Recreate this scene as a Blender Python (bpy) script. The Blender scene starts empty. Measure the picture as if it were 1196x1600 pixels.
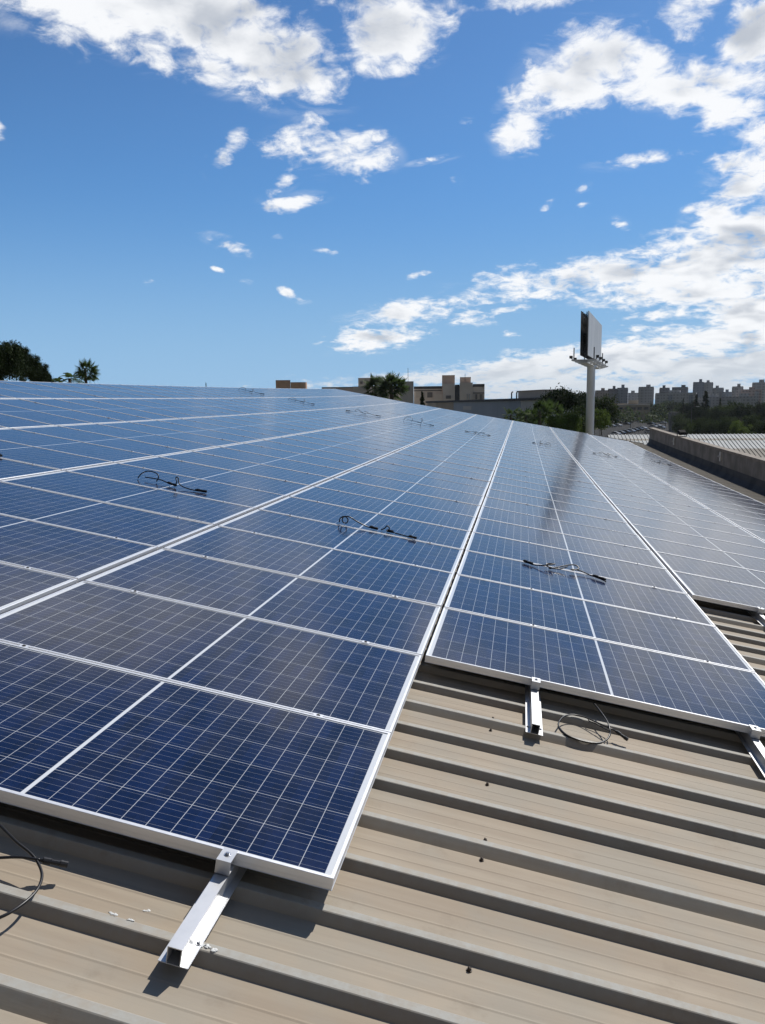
import bpy, bmesh, math, random
from mathutils import Matrix, Vector
import numpy as np

# ------------------------------------------------------------------ camera
# roof frame: u along the panels' long side (down the slope), v back along the ridge, n up from the glass
F_PX = 1212.82
RW = (1.7168, 0.2734, 0.0121)
def rodrigues(w):
    w = np.array(w); th = np.linalg.norm(w); k = w/th
    K = np.array([[0,-k[2],k[1]],[k[2],0,-k[0]],[-k[1],k[0],0]])
    return np.eye(3)+math.sin(th)*K+(1-math.cos(th))*K@K
RC = rodrigues(RW)                       # roof -> camera (right, down, forward)
CAM_R = np.array([0.26472, -1.99686, 1.41691])
H = 12.0                                 # lens height above the ground
up_cam = -np.array([(707-598)/F_PX, (9696-800)/F_PX, 1.0]); up_cam /= np.linalg.norm(up_cam)
gr = RC.T@up_cam
yv = np.array([0,1,0])-gr[1]*gr; yv /= np.linalg.norm(yv)
xv = np.cross(yv, gr)
M3 = np.array([xv, yv, gr])              # roof -> world
def r2w(p): return M3@(np.array(p, float)-CAM_R)+np.array([0,0,H])
MR = Matrix([list(M3[i])+[r2w((0,0,0))[i]] for i in range(3)]+[[0,0,0,1]])
def ray_r(x, y): return RC.T@np.array([(x-598)/F_PX, (y-800)/F_PX, 1.0])
def rp(x, y, z):                         # photo point -> roof frame point at height z
    d = ray_r(x, y); t = (z-CAM_R[2])/d[2]; return CAM_R+t*d
def at(x, y, dist):                      # photo point -> world point at a horizontal distance
    d = M3@ray_r(x, y); t = dist/math.hypot(d[0], d[1]); return Vector(d*t+np.array([0,0,H]))

sc = bpy.context.scene
COL = sc.collection
cam_d = bpy.data.cameras.new('camera'); cam = bpy.data.objects.new('camera', cam_d); COL.objects.link(cam)
RWc = RC@M3.T                            # world -> camera
cm = Matrix.Identity(4)
for i in range(3):
    cm[i][0] = RWc[0][i]; cm[i][1] = -RWc[1][i]; cm[i][2] = -RWc[2][i]
cm[2][3] = H
cam.matrix_world = cm
cam_d.sensor_fit = 'VERTICAL'; cam_d.sensor_height = 36; cam_d.lens = 36*F_PX/1600
cam_d.clip_start = 0.05; cam_d.clip_end = 20000
sc.camera = cam

# ------------------------------------------------------------------ sun, sky, exposure
sd_r = np.array([0.28, 0.886, 1.0]); sd_r /= np.linalg.norm(sd_r)
SUN = Vector(M3@sd_r)
SUN_EL = math.asin(SUN.z); SUN_AZ = math.atan2(SUN.x, SUN.y)
sl = bpy.data.lights.new('sun', 'SUN'); sl.energy = 4.6; sl.angle = math.radians(0.53); sl.color = (1.0, 0.95, 0.87)
so = bpy.data.objects.new('sun', sl); COL.objects.link(so)
so.rotation_euler = SUN.to_track_quat('Z', 'Y').to_euler(); so.location = (0, 0, 60)
vs = sc.view_settings
vs.view_transform = 'Standard'; vs.look = 'None'; vs.exposure = 0.0; vs.gamma = 1.0

class NT:
    """short-hand for building node trees"""
    def __init__(s, tree): s.t = tree; s.n = tree.nodes; s.l = tree.links
    def new(s, typ, **kw):
        n = s.n.new(typ)
        for k, v in kw.items(): setattr(n, k, v)
        return n
    def put(s, sock, v):
        if isinstance(v, bpy.types.NodeSocket): s.l.new(v, sock)
        elif v is not None: sock.default_value = v
    def m(s, op, a, b=None, c=None, clamp=False):
        n = s.new('ShaderNodeMath', operation=op, use_clamp=clamp)
        for i, v in enumerate((a, b, c)): s.put(n.inputs[i], v)
        return n.outputs[0]
    def vm(s, op, a, b=None, out=0):
        n = s.new('ShaderNodeVectorMath', operation=op)
        s.put(n.inputs[0], a); s.put(n.inputs[1], b)
        return n.outputs['Value' if op in ('DOT_PRODUCT', 'LENGTH') else 'Vector']
    def mix(s, f, a, b):
        n = s.new('ShaderNodeMix', data_type='RGBA')
        s.put(n.inputs[0], f); s.put(n.inputs[6], a); s.put(n.inputs[7], b); return n.outputs[2]
    def ramp(s, v, a, b, c=0.0, d=1.0, smooth=True):
        n = s.new('ShaderNodeMapRange', interpolation_type='SMOOTHSTEP' if smooth else 'LINEAR')
        for i, q in enumerate((v, a, b, c, d)): s.put(n.inputs[i], q)
        return n.outputs[0]
    def noise(s, vec, scale, detail=4, rough=0.55, lac=2.0, dist=0.0, col=False):
        n = s.new('ShaderNodeTexNoise')
        s.put(n.inputs['Vector'], vec); n.inputs['Scale'].default_value = scale
        n.inputs['Detail'].default_value = detail; n.inputs['Roughness'].default_value = rough
        n.inputs['Lacunarity'].default_value = lac; n.inputs['Distortion'].default_value = dist
        return n.outputs['Color' if col else 'Fac']

w = bpy.data.worlds.new('World'); sc.world = w; w.use_nodes = True
T = NT(w.node_tree); T.n.clear()
sky = T.new('ShaderNodeTexSky', sky_type='NISHITA', sun_disc=False, sun_elevation=SUN_EL, sun_rotation=SUN_AZ,
            altitude=0, air_density=1.0, dust_density=0.2, ozone_density=1.6)
hs = T.new('ShaderNodeHueSaturation'); hs.inputs['Saturation'].default_value = 1.0; hs.inputs['Value'].default_value = 1.0
T.put(hs.inputs['Color'], T.vm('MULTIPLY', sky.outputs[0], (0.66, 1.06, 1.46)))
geo = T.new('ShaderNodeNewGeometry')
D = T.vm('SCALE', geo.outputs['Incoming']); D.node.inputs[3].default_value = -1.0
tc = T.new('ShaderNodeTexCoord'); D = T.vm('NORMALIZE', tc.outputs['Generated'])
# cloud banks: photo position, half sizes, tilt (degrees, counter-clockwise), weight
BANKS = [
 (230,10,230,95,-14,1.15),(400,70,150,78,-24,1.15),(120,-30,190,60,-12,1.0),(330,100,120,40,-20,.9),(615,45,95,72,30,1.05),(600,-20,150,50,0,1.0),(690,10,60,50,50,.8),(860,-20,170,42,8,.9),
 (900,105,105,62,38,1.1),(820,190,60,44,42,.95),(960,85,70,50,10,1.0),(1060,140,120,45,-8,.85),(1150,170,90,40,10,.85),(1180,50,75,62,20,1.1),(1085,25,60,45,30,.95),(1020,95,50,40,20,.85),(1110,120,110,40,-10,.85),(1150,90,60,30,20,.8),(1195,200,60,40,10,.8),
 (1010,248,110,16,8,.66),(1140,255,52,22,8,.85),
 (352,240,44,22,52,.85),(520,235,92,40,-6,1.05),(490,205,38,36,50,.9),(580,222,38,22,0,.85),(455,228,34,22,30,.75),(438,292,40,15,28,.8),(452,316,68,15,10,.85),(420,322,30,14,0,.7),
 (356,382,48,13,-20,.82),(340,421,15,5,-20,.55),(434,371,12,6,20,.62),(450,458,22,9,-30,.75),(472,470,22,7,-22,.75),(500,390,36,8,-10,.58),
 (640,488,110,24,8,.95),(600,528,100,24,6,.95),(710,498,65,18,0,.8),(795,484,44,8,8,.72),(655,430,30,8,12,.6),(800,522,28,8,-5,.6),
 (1120,400,200,62,22,1.15),(950,425,250,32,8,1.05),(1160,300,100,44,32,1.0),(1110,460,240,46,0,1.0),(1190,350,70,60,20,1.0),(970,350,24,12,-30,.66),(913,293,15,8,30,.7),(858,320,20,10,40,.65),(910,320,15,7,15,.62),(1075,328,22,12,10,.65),(880,445,42,14,5,.9),(1040,490,90,14,3,.85),
 (1120,530,280,30,6,1.12),(980,556,330,25,5,1.12),(870,580,420,18,3,1.12),(1150,575,300,44,2,1.2),(720,594,300,12,2,.9),(1000,606,560,20,1,1.1),(1270,450,170,130,0,1.2),(1180,500,110,50,0,1.1),(1300,300,140,160,0,.95),
 (712,280,15,12,-40,.5),(680,250,56,8,10,.52),(730,190,20,8,0,.58),(-8,200,18,26,30,.5),(240,440,38,7,5,.5),(385,440,13,7,0,.55)]
field = None
for (bx, by, rx, ry, tilt, wt) in BANKS:
    def dirw(x, y):
        d = M3@ray_r(x, y); return d/np.linalg.norm(d)
    c = dirw(bx, by); ct, st = math.cos(math.radians(tilt)), math.sin(math.radians(tilt))
    e1 = dirw(bx+8*ct, by-8*st)-c; e2 = dirw(bx-8*st, by-8*ct)-c
    e1 -= c*e1.dot(c); e2 -= c*e2.dot(c)
    J = np.array([e1/8, e2/8]); P = np.linalg.pinv(J).T          # rows: gradient of pixel offset
    a = T.vm('DOT_PRODUCT', D, tuple(P[0]/rx)); b = T.vm('DOT_PRODUCT', D, tuple(P[1]/ry))
    r2 = T.m('MULTIPLY_ADD', a, a, T.m('MULTIPLY', b, b))
    val = T.m('MULTIPLY_ADD', r2, -.60, .36+.40*(wt-.5)/.5)
    if field is None: field = val
    else:
        sm = T.m('SMOOTH_MAX', field, val, 0.12); field = sm
camf = M3@RC[2]
front = T.ramp(T.vm('DOT_PRODUCT', D, tuple(camf)), 0.25, 0.45)
sep = T.new('ShaderNodeSeparateXYZ'); T.put(sep.inputs[0], D); dz = sep.outputs['Z']
# fluff: finer and flatter towards the horizon, as clouds at one height are
flat = T.m('DIVIDE', 1.0, T.m('ADD', T.m('ABSOLUTE', dz), 0.34))
Dn = T.vm('SCALE', D); T.put(Dn.node.inputs[3], flat)
cmb = T.new('ShaderNodeCombineXYZ'); s2 = T.new('ShaderNodeSeparateXYZ'); T.put(s2.inputs[0], Dn)
T.put(cmb.inputs[0], s2.outputs[0]); T.put(cmb.inputs[1], s2.outputs[1]); T.put(cmb.inputs[2], T.m('MULTIPLY', s2.outputs[2], 1.7))
fl = T.noise(cmb.outputs[0], 7.5, 10, 0.58, 2.1, 0.3)
tosun = T.vm('ADD', cmb.outputs[0], tuple(SUN*0.05))
fl0 = T.noise(cmb.outputs[0], 7.5, 2.5, 0.5, 2.1, 0.3)
fls = T.noise(tosun, 7.5, 2.5, 0.5, 2.1, 0.3)
fine = T.noise(cmb.outputs[0], 24, 9, 0.58, 2.1, 0.45)
flb = T.noise(cmb.outputs[0], 2.2, 5, 0.5)
side = T.m('MULTIPLY_ADD', T.ramp(dz, 0.0, 0.25), 0.1, T.m('MULTIPLY_ADD', flb, 1.6, -1.1))
fieldb = T.m('MULTIPLY_ADD', front, T.m('SUBTRACT', T.m('MAXIMUM', field, -0.6), 0.1), 0.1)
base_d = T.m('ADD', fieldb, T.m('MULTIPLY', T.m('SUBTRACT', fl, 0.5), 2.3))
dens = T.m('ADD', base_d, T.m('MULTIPLY', T.m('SUBTRACT', fine, 0.5), 1.5))
mask = T.m('POWER', T.ramp(dens, 0.10, 0.80), 1.25)
# thin veils round the banks
sv = T.new('ShaderNodeMapping'); sv.inputs['Scale'].default_value = (1.0, 1.6, 3.2); sv.inputs['Rotation'].default_value = (0.25, 0.1, 0.3); T.put(sv.inputs[0], Dn)
veil = T.noise(sv.outputs[0], 5.0, 8, 0.62, 2.1, 0.9)
veilm = T.m('MULTIPLY', T.ramp(veil, 0.52, 0.78), T.m('MULTIPLY', T.ramp(fieldb, -0.30, 0.25), 0.42))
mask = T.m('MAXIMUM', mask, veilm)
thick = T.m('ADD', T.m('MULTIPLY_ADD', base_d, 0.45, T.m('MULTIPLY', fieldb, 0.55)), T.m('MULTIPLY', T.m('SUBTRACT', fls, fl0), 1.7))
ccol = T.mix(T.ramp(thick, 0.58, 1.12), (15.0, 15.2, 15.5, 1), (8.2, 8.8, 9.8, 1))
lowc = T.mix(T.ramp(dz, 0.0, 0.085), (9.8, 10.7, 11.7, 1), ccol)
lowsky = T.mix(T.ramp(dz, 0.0, 0.30), (4.8, 8.2, 12.0, 1), (1.7, 4.8, 10.4, 1))
blue = T.mix(T.ramp(dz, 0.02, 0.42), lowsky, hs.outputs[0])
sunside = T.ramp(T.vm('DOT_PRODUCT', D, tuple(Vector((SUN.x, SUN.y, 0)).normalized())), -0.30, 0.50, 0.13, 1.0)
blue = T.vm('SCALE', blue); T.put(blue.node.inputs[3], sunside)
final = T.mix(T.m('MULTIPLY', mask, 0.97), blue, lowc)
bg = T.new('ShaderNodeBackground'); bg.inputs[1].default_value = 0.065
T.put(bg.inputs[0], final)
wo = T.new('ShaderNodeOutputWorld'); T.put(wo.inputs[0], bg.outputs[0])

# ------------------------------------------------------------------ helpers
rng = random.Random(7)
def mat(name, base=(.5,.5,.5), rough=.6, metal=0.0, spec=None):
    m = bpy.data.materials.new(name); m.use_nodes = True
    b = m.node_tree.nodes['Principled BSDF']
    b.inputs['Base Color'].default_value = (*base, 1); b.inputs['Roughness'].default_value = rough
    b.inputs['Metallic'].default_value = metal
    if spec is not None: b.inputs['Specular IOR Level'].default_value = spec
    return m
def bsdf(m): return m.node_tree.nodes['Principled BSDF']
def noisy(name, a, b, scale=3.0, rough=.7, metal=0.0, detail=6, stretch=(1,1,1), coord='Object', bump=0.0, bscale=None, lo=.35, hi=.65):
    m = mat(name, a, rough, metal); t = NT(m.node_tree)
    c = t.new('ShaderNodeTexCoord'); mp = t.new('ShaderNodeMapping'); mp.inputs['Scale'].default_value = stretch
    t.put(mp.inputs[0], c.outputs[coord])
    n = t.noise(mp.outputs[0], scale, detail)
    t.put(bsdf(m).inputs['Base Color'], t.mix(t.ramp(n, lo, hi), (*a, 1), (*b, 1)))
    if bump:
        bp = t.new('ShaderNodeBump'); bp.inputs['Strength'].default_value = bump; bp.inputs['Distance'].default_value = .02
        t.put(bp.inputs['Height'], t.noise(mp.outputs[0], bscale or scale*4, 4)); t.put(bsdf(m).inputs['Normal'], bp.outputs[0])
    return m
def mesh(name, verts, faces, mats, fmat=None, smooth=False, uv=None):
    me = bpy.data.meshes.new(name); me.from_pydata([tuple(v) for v in verts], [], faces)
    for m in (mats if isinstance(mats, (list, tuple)) else [mats]): me.materials.append(m)
    if fmat is not None: me.polygons.foreach_set('material_index', fmat)
    if smooth: me.polygons.foreach_set('use_smooth', [True]*len(me.polygons))
    me.update(); return me
def obj(name, me, parent=None, loc=None, rot=None, mw=None):
    o = bpy.data.objects.new(name, me); COL.objects.link(o)
    if parent is not None: o.parent = parent
    if loc is not None: o.location = loc
    if rot is not None: o.rotation_euler = rot
    if mw is not None: o.matrix_world = mw
    return o
def tag(o, label, cat, group=None):
    o['label'] = label; o['category'] = cat
    if group: o['group'] = group
    return o
def struct(o, kind='structure'): o['kind'] = kind; return o
def thing(name, label, cat, loc=(0,0,0), rz=0, group=None, mw=None):
    o = bpy.data.objects.new(name, None); COL.objects.link(o); o.empty_display_size = .2
    if mw is not None: o.matrix_world = mw
    else: o.location = loc; o.rotation_euler = (0, 0, rz)
    return tag(o, label, cat, group)
class G:
    """collects boxes, tubes, prisms for ONE mesh"""
    def __init__(s): s.v = []; s.f = []; s.mi = []
    def add(s, vs, fs, mi=0):
        k = len(s.v); s.v += [tuple(v) for v in vs]; s.f += [[i+k for i in f] for f in fs]; s.mi += [mi]*len(fs); return s
    def box(s, a, b, mi=0):
        x0,y0,z0 = a; x1,y1,z1 = b
        return s.add([(x0,y0,z0),(x1,y0,z0),(x1,y1,z0),(x0,y1,z0),(x0,y0,z1),(x1,y0,z1),(x1,y1,z1),(x0,y1,z1)],
            [(0,3,2,1),(4,5,6,7),(0,1,5,4),(1,2,6,5),(2,3,7,6),(3,0,4,7)], mi)
    def tube(s, pts, r, n=8, mi=0, cap=True):
        pts = [Vector(p) for p in pts]; rs = r if isinstance(r, (list, tuple)) else [r]*len(pts)
        k = len(s.v); prev = None
        for i, p in enumerate(pts):
            t = (pts[min(i+1, len(pts)-1)]-pts[max(i-1, 0)]).normalized()
            if prev is None:
                ref = Vector((0,0,1)) if abs(t.z) < .9 else Vector((1,0,0)); a = t.cross(ref).normalized()
            else:
                a = (prev-t*prev.dot(t)).normalized()
            prev = a; b = t.cross(a)
            for j in range(n):
                an = 2*math.pi*j/n; s.v.append(tuple(p+(a*math.cos(an)+b*math.sin(an))*rs[i]))
        for i in range(len(pts)-1):
            for j in range(n):
                q = k+i*n; s.f.append([q+j, q+(j+1)%n, q+n+(j+1)%n, q+n+j]); s.mi.append(mi)
        if cap:
            s.f.append([k+j for j in range(n)][::-1]); s.mi.append(mi)
            s.f.append([k+(len(pts)-1)*n+j for j in range(n)]); s.mi.append(mi)
        return s
    def me(s, name, mats, smooth=False): return mesh(name, s.v, s.f, mats, s.mi, smooth)
def smooth_path(pts, sub=6):
    P = [Vector(p) for p in pts]; out = []
    for i in range(len(P)-1):
        p0, p1, p2, p3 = P[max(i-1,0)], P[i], P[i+1], P[min(i+2,len(P)-1)]
        for j in range(sub):
            t = j/sub
            out.append(.5*((2*p1)+(p2-p0)*t+(2*p0-5*p1+4*p2-p3)*t*t+(3*p1-p0-3*p2+p3)*t**3))
    out.append(P[-1]); return out
ORD = ['first','second','third','fourth','fifth','sixth','seventh','eighth','ninth','tenth','eleventh','twelfth','thirteenth','fourteenth',
 'fifteenth','sixteenth','seventeenth','eighteenth','nineteenth']
TENS = {20:'twent',30:'thirt',40:'fort'}
def ordinal(n):
    if n < 20: return ORD[n-1]
    t, u = n//10*10, n % 10
    return TENS[t]+'ieth' if u == 0 else TENS[t]+'y-'+ORD[u-1]

# ------------------------------------------------------------------ the roof
def zr(v): return 0.0002*v*v if v > 0 else 0.0
def zu(u): return .048*min(1, max(0, (-6.1-u)/2.04))+(.03*(-8.14-u)/2.02 if u < -8.14 else 0)
PAN, RIB = -0.121, -0.091
U0, U1, V0, V1 = -10.45, 7.25, -7.0, 43.0
m_roof = mat('painted_roof_metal', (.4,.36,.3), .42); t = NT(m_roof.node_tree)
c = t.new('ShaderNodeTexCoord'); mp = t.new('ShaderNodeMapping'); mp.inputs['Scale'].default_value = (.7, 9, 9); t.put(mp.inputs[0], c.outputs['Object'])
n1 = t.noise(mp.outputs[0], 1.3, 7, .6); n2 = t.noise(c.outputs['Object'], 2.2, 5)
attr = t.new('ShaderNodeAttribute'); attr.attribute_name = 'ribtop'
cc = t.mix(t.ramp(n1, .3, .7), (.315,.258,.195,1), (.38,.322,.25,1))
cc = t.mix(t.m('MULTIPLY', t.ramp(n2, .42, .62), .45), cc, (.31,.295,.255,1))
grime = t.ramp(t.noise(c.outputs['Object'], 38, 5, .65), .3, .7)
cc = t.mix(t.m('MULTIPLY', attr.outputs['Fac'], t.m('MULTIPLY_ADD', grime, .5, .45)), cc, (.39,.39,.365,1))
mp2 = t.new('ShaderNodeMapping'); mp2.inputs['Scale'].default_value = (.5, 60, 1); t.put(mp2.inputs[0], c.outputs['Object'])
cc = t.mix(t.m('MULTIPLY', t.ramp(t.noise(mp2.outputs[0], 1, 3), .55, .75), .16), cc, (.2,.18,.15,1))
stn = t.ramp(t.noise(c.outputs['Object'], 5.5, 8, .68), .56, .72)
cc = t.mix(t.m('MULTIPLY', stn, .35), cc, (.23,.185,.135,1))
t.put(bsdf(m_roof).inputs['Base Color'], cc)
t.put(bsdf(m_roof).inputs['Roughness'], t.m('MULTIPLY_ADD', n2, .2, .62)); bsdf(m_roof).inputs['Specular IOR Level'].default_value = .25
bpn = t.new('ShaderNodeBump'); bpn.inputs['Strength'].default_value = .12; bpn.inputs['Distance'].default_value = .004
t.put(bpn.inputs['Height'], t.noise(mp.outputs[0], 6, 4)); t.put(bsdf(m_roof).inputs['Normal'], bpn.outputs[0])
def rib_profile():
    prof = []                                             # (v, z, ribtop)
    k0 = int((V0+.016)/.267)-1
    k = k0
    while True:
        b = -.016+.267*k
        if b > V1: break
        if b >= V0:
            lap = (k-2) % 4 == 0
            near = .031 if lap else .021
            prof += [(b-near, PAN, 0), (b-.001, RIB-.002, .6), (b+.002, RIB, 1), (b+.028, RIB, 1), (b+.031, RIB-.002, .6), (b+.048, PAN, 0)]
            for q in (.11, .172):                         # two shallow stiffening beads in each pan
                prof += [(b+q-.006, PAN, 0), (b+q, PAN+.0013, 0), (b+q+.006, PAN, 0)]
        k += 1
    return [(v, z+zr(v), a) for v, z, a in prof]
prof = rib_profile()
def roof_sheet(name, ua, ub, slope=None):
    us = [ua, -8.14, -6.1, 0, ub]; v_ = []; at_ = []
    for u in us:
        for (v, z, a) in prof: v_.append((u, v, z+zu(u))); at_.append(a)
    n = len(prof); f_ = [(i*n+j, (i+1)*n+j, (i+1)*n+j+1, i*n+j+1) for i in range(len(us)-1) for j in range(n-1)]
    me = mesh(name, v_, f_, m_roof)
    al = me.attributes.new('ribtop', 'FLOAT', 'POINT'); al.data.foreach_set('value', at_)
    return me
m_wall = noisy('warehouse_render', (.42,.40,.36), (.5,.48,.43), 1.2, .85)
m_concrete = noisy('weathered_concrete', (.17,.158,.142), (.26,.245,.225), 1.6, .9, stretch=(1,1,1), bump=.25, bscale=20)
t = NT(m_concrete.node_tree)                             # dark run-off streaks and stains
c = t.new('ShaderNodeTexCoord'); mp = t.new('ShaderNodeMapping'); mp.inputs['Scale'].default_value = (3, 3, .25); t.put(mp.inputs[0], c.outputs['Object'])
old = bsdf(m_concrete).inputs['Base Color'].links[0].from_socket
t.put(bsdf(m_concrete).inputs['Base Color'], t.mix(t.m('MULTIPLY', t.ramp(t.noise(mp.outputs[0], 1.2, 6, .7), .5, .72), .55), old, (.13,.125,.12,1)))
m_flash = noisy('grey_flashing_metal', (.07,.072,.076), (.105,.107,.11), 1.5, .85)
bsdf(m_flash).inputs['Specular IOR Level'].default_value = .1
m_alu = mat('anodised_aluminium', (.80,.81,.835), .40, .4)
t = NT(m_alu.node_tree); c = t.new('ShaderNodeTexCoord'); mp = t.new('ShaderNodeMapping'); mp.inputs['Scale'].default_value = (6,6,6); t.put(mp.inputs[0], c.outputs['Object'])
t.put(bsdf(m_alu).inputs['Roughness'], t.m('MULTIPLY_ADD', t.noise(mp.outputs[0], 8, 5), .2, .28))
m_alub = noisy('bright_rail_aluminium', (.62,.63,.65), (.53,.545,.57), 9, .40, .6)
m_steel = mat('bolt_steel', (.55,.56,.58), .3, .9)
m_black = mat('black_cable_plastic', (.012,.012,.014), .38)
m_rust = noisy('dark_rusted_screw', (.03,.025,.02), (.08,.05,.03), 60, .6)

bld = thing('warehouse', 'warehouse under the solar panels with beige ribbed metal roof', 'building', mw=MR)
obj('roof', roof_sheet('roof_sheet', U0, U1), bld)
# far slope beyond the ridge, folding down the other way
slope = math.asin(-M3[2][0]); fold = Matrix.Translation((U0,0,zu(U0)))@Matrix.Rotation(-2*slope, 4, 'Y')
g = G(); vv = np.linspace(V0, V1, 26)
for i in range(25):
    a, b = vv[i], vv[i+1]
    P = [fold@Vector(q) for q in ((0,a,PAN+zr(a)),(0,b,PAN+zr(b)),(-18,b,PAN+zr(b)),(-18,a,PAN+zr(a)))]
    g.add(P, [(0,1,2,3)])
obj('roof', g.me('far_slope', m_roof), bld)
g = G()
for i in range(25):
    a, b = vv[i], vv[i+1]
    for (s0, s1, f) in (((.02,RIB+.012),(.2,RIB+.004), None),):
        zq = zu(U0); g.add([(U0+.0,a,RIB+.03+zr(a)+zq),(U0+.24,a,RIB+.006+zr(a)+zq),(U0+.24,b,RIB+.006+zr(b)+zq),(U0,b,RIB+.03+zr(b)+zq)], [(0,1,2,3)])
        P = [fold@Vector(q) for q in ((0,a,RIB+.03+zr(a)),(0,b,RIB+.03+zr(b)),(-.24,b,RIB+.006+zr(b)),(-.24,a,RIB+.006+zr(a)))]
        g.add(P, [(0,1,2,3)])
obj('ridge_cap', g.me('ridge_cap', m_flash), bld)
# gable walls and the eaves wall down to the ground
MRi = MR.inverted()
def wall_down(pts, name, m, th=.25):
    g = G()
    W = [MR@Vector(p) for p in pts]
    for i in range(len(W)-1):
        a, b = W[i], W[i+1]
        nrm = Vector((b.y-a.y, a.x-b.x, 0)).normalized()*th
        vs = [a, b, b+nrm, a+nrm]; lo = [Vector((q.x,q.y,0)) for q in vs]
        g.add([MRi@q for q in vs+lo], [(0,1,2,3),(7,6,5,4),(0,4,5,1),(1,5,6,2),(2,6,7,3),(3,7,4,0)])
    return obj(name, g.me(name, m), bld)
wall_down([(U1+.05, V1-.1, PAN-.05+zr(V1)), (U0, V1-.1, PAN-.05+zr(V1)), tuple(fold@Vector((-18, V1-.1, PAN-.05+zr(V1))))], 'wall', m_wall)
wall_down([tuple(fold@Vector((-18, V0+.1, PAN-.05))), (U0, V0+.1, PAN-.05), (U1+.05, V0+.1, PAN-.05)], 'wall', m_wall)
wall_down([tuple(fold@Vector((-17.9, V1, PAN-.05+zr(V1)))), tuple(fold@Vector((-17.9, V0, PAN-.05)))], 'wall', m_wall)
# verge trim along the far gable
g = G(); us = np.linspace(U0, U1, 9)
for i in range(8): g.box((us[i], V1-.02, PAN-.12+zr(V1)), (us[i+1], V1+.03, RIB+.02+zr(V1)))
obj('verge_trim', g.me('verge_trim', m_flash), bld)
# valley gutter beside the parapet
g = G()
for i in range(25):
    a, b = vv[i], vv[i+1]; za, zb = zr(a), zr(b)
    sect = [(U1-.12, PAN-.02), (U1+.02, PAN-.14), (U1+.42, PAN-.14)]
    for (p, q) in zip(sect, sect[1:]):
        g.add([(p[0],a,p[1]+za),(q[0],a,q[1]+za),(q[0],b,q[1]+zb),(p[0],b,p[1]+zb)], [(0,1,2,3)])
obj('gutter', g.me('gutter', m_flash), bld)

# the concrete parapet wall with its coved flashing
par = thing('parapet_wall', 'long weathered concrete parapet wall along the low edge of the roof', 'wall', mw=MR)
PU = U1+.32; PV0, PV1 = 2.0, 43.6
vs_ = np.arange(PV0, PV1+.01, 2.08); g = G(); gc = G(); gf = G()
upr = Vector(gr)                                          # vertical, in the roof frame
ur = Vector((1,0,0))-upr*upr.x; ur.normalize()            # horizontal, across the wall
for i in range(len(vs_)-1):
    a, b = vs_[i]+.004, vs_[i+1]-.004
    def sec(lo, hi, u0, u1, lift=0):
        out = []
        for vq in (a, b):
            base = Vector((PU, vq, PAN+zr(vq)))
            out += [base+ur*u0+upr*lo, base+ur*u1+upr*lo, base+ur*u1+upr*hi, base+ur*u0+upr*hi]
        return out
    fs = [(0,1,2,3),(7,6,5,4),(0,4,5,1),(1,5,6,2),(2,6,7,3),(3,7,4,0)]
    g.add(sec(-1.2, .86, .10, .30), fs); gc.add(sec(.862, .94, .06, .34), fs)
    a, b = vs_[i], vs_[i+1]
    cove = [(-.34,-.06),(-.12,-.03),(0,.04),(.06,.14),(.09,.30),(.096,.34)]
    for (p, q) in zip(cove, cove[1:]):
        P = []
        for vq in (a, b):
            base = Vector((PU, vq, PAN+zr(vq))); P += [base+ur*p[0]+upr*p[1], base+ur*q[0]+upr*q[1]]
        gf.add(P, [(0,2,3,1)])
obj('wall_panel', g.me('wall_panels', m_concrete), par)
m_cap = noisy('stained_coping', (.20,.168,.138), (.29,.255,.215), 4, .9, bump=.3)
obj('coping', gc.me('coping', m_cap), par)
obj('flashing', gf.me('flashing', m_flash, True), par)
m_white = noisy('white_paint', (.72,.73,.73), (.66,.67,.67), 3, .5)
def on_wall(v, u, h):
    return Vector((PU, v, PAN+zr(v)))+ur*u+upr*h
Rw = Matrix([[ur.x, 0, upr.x],[ur.y, 1, upr.y],[ur.z, 0, upr.z]]).to_4x4()
for v, lab in ((27.4, 'small white metal bracket on the concrete parapet at the frame edge'), (36.2, 'small white metal bracket on the concrete parapet towards its far end')):
    br = thing('wall_bracket', lab, 'bracket', mw=MR@Matrix.Translation(on_wall(v, .09, .62))@Rw, group='brackets on the parapet')
    g = G().box((-.03,-.06,-.13), (.008,.06,.2)); obj('plate', g.me('plate', m_white), br)
    g = G().box((-.09,-.02,.02), (-.03,.02,.06)); obj('arm', g.me('arm', m_white), br)
m_darkrub = mat('dark_lamp_housing', (.02,.02,.022), .9, 0, .1)
fl_ = thing('floodlight', 'dark floodlight lying on top of the concrete parapet', 'floodlight', mw=MR@Matrix.Translation(on_wall(35.0, .2, .94))@Rw)
g = G(); g.add([(-.16,-.2,.08),(.16,-.2,.08),(.2,.2,.2),(-.2,.2,.2),(-.12,-.16,.2),(.12,-.16,.2),(.14,.16,.3),(-.14,.16,.3)], [(0,3,2,1),(4,5,6,7),(0,1,5,4),(1,2,6,5),(2,3,7,6),(3,0,4,7)])
obj('housing', g.me('housing', m_darkrub), fl_)
g = G().box((-.22,-.03,0), (-.19,.03,.2)).box((.19,-.03,0), (.22,.03,.2)).box((-.19,-.03,0), (.19,.03,.02)); obj('bracket', g.me('bracket', m_flash), fl_)

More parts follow.
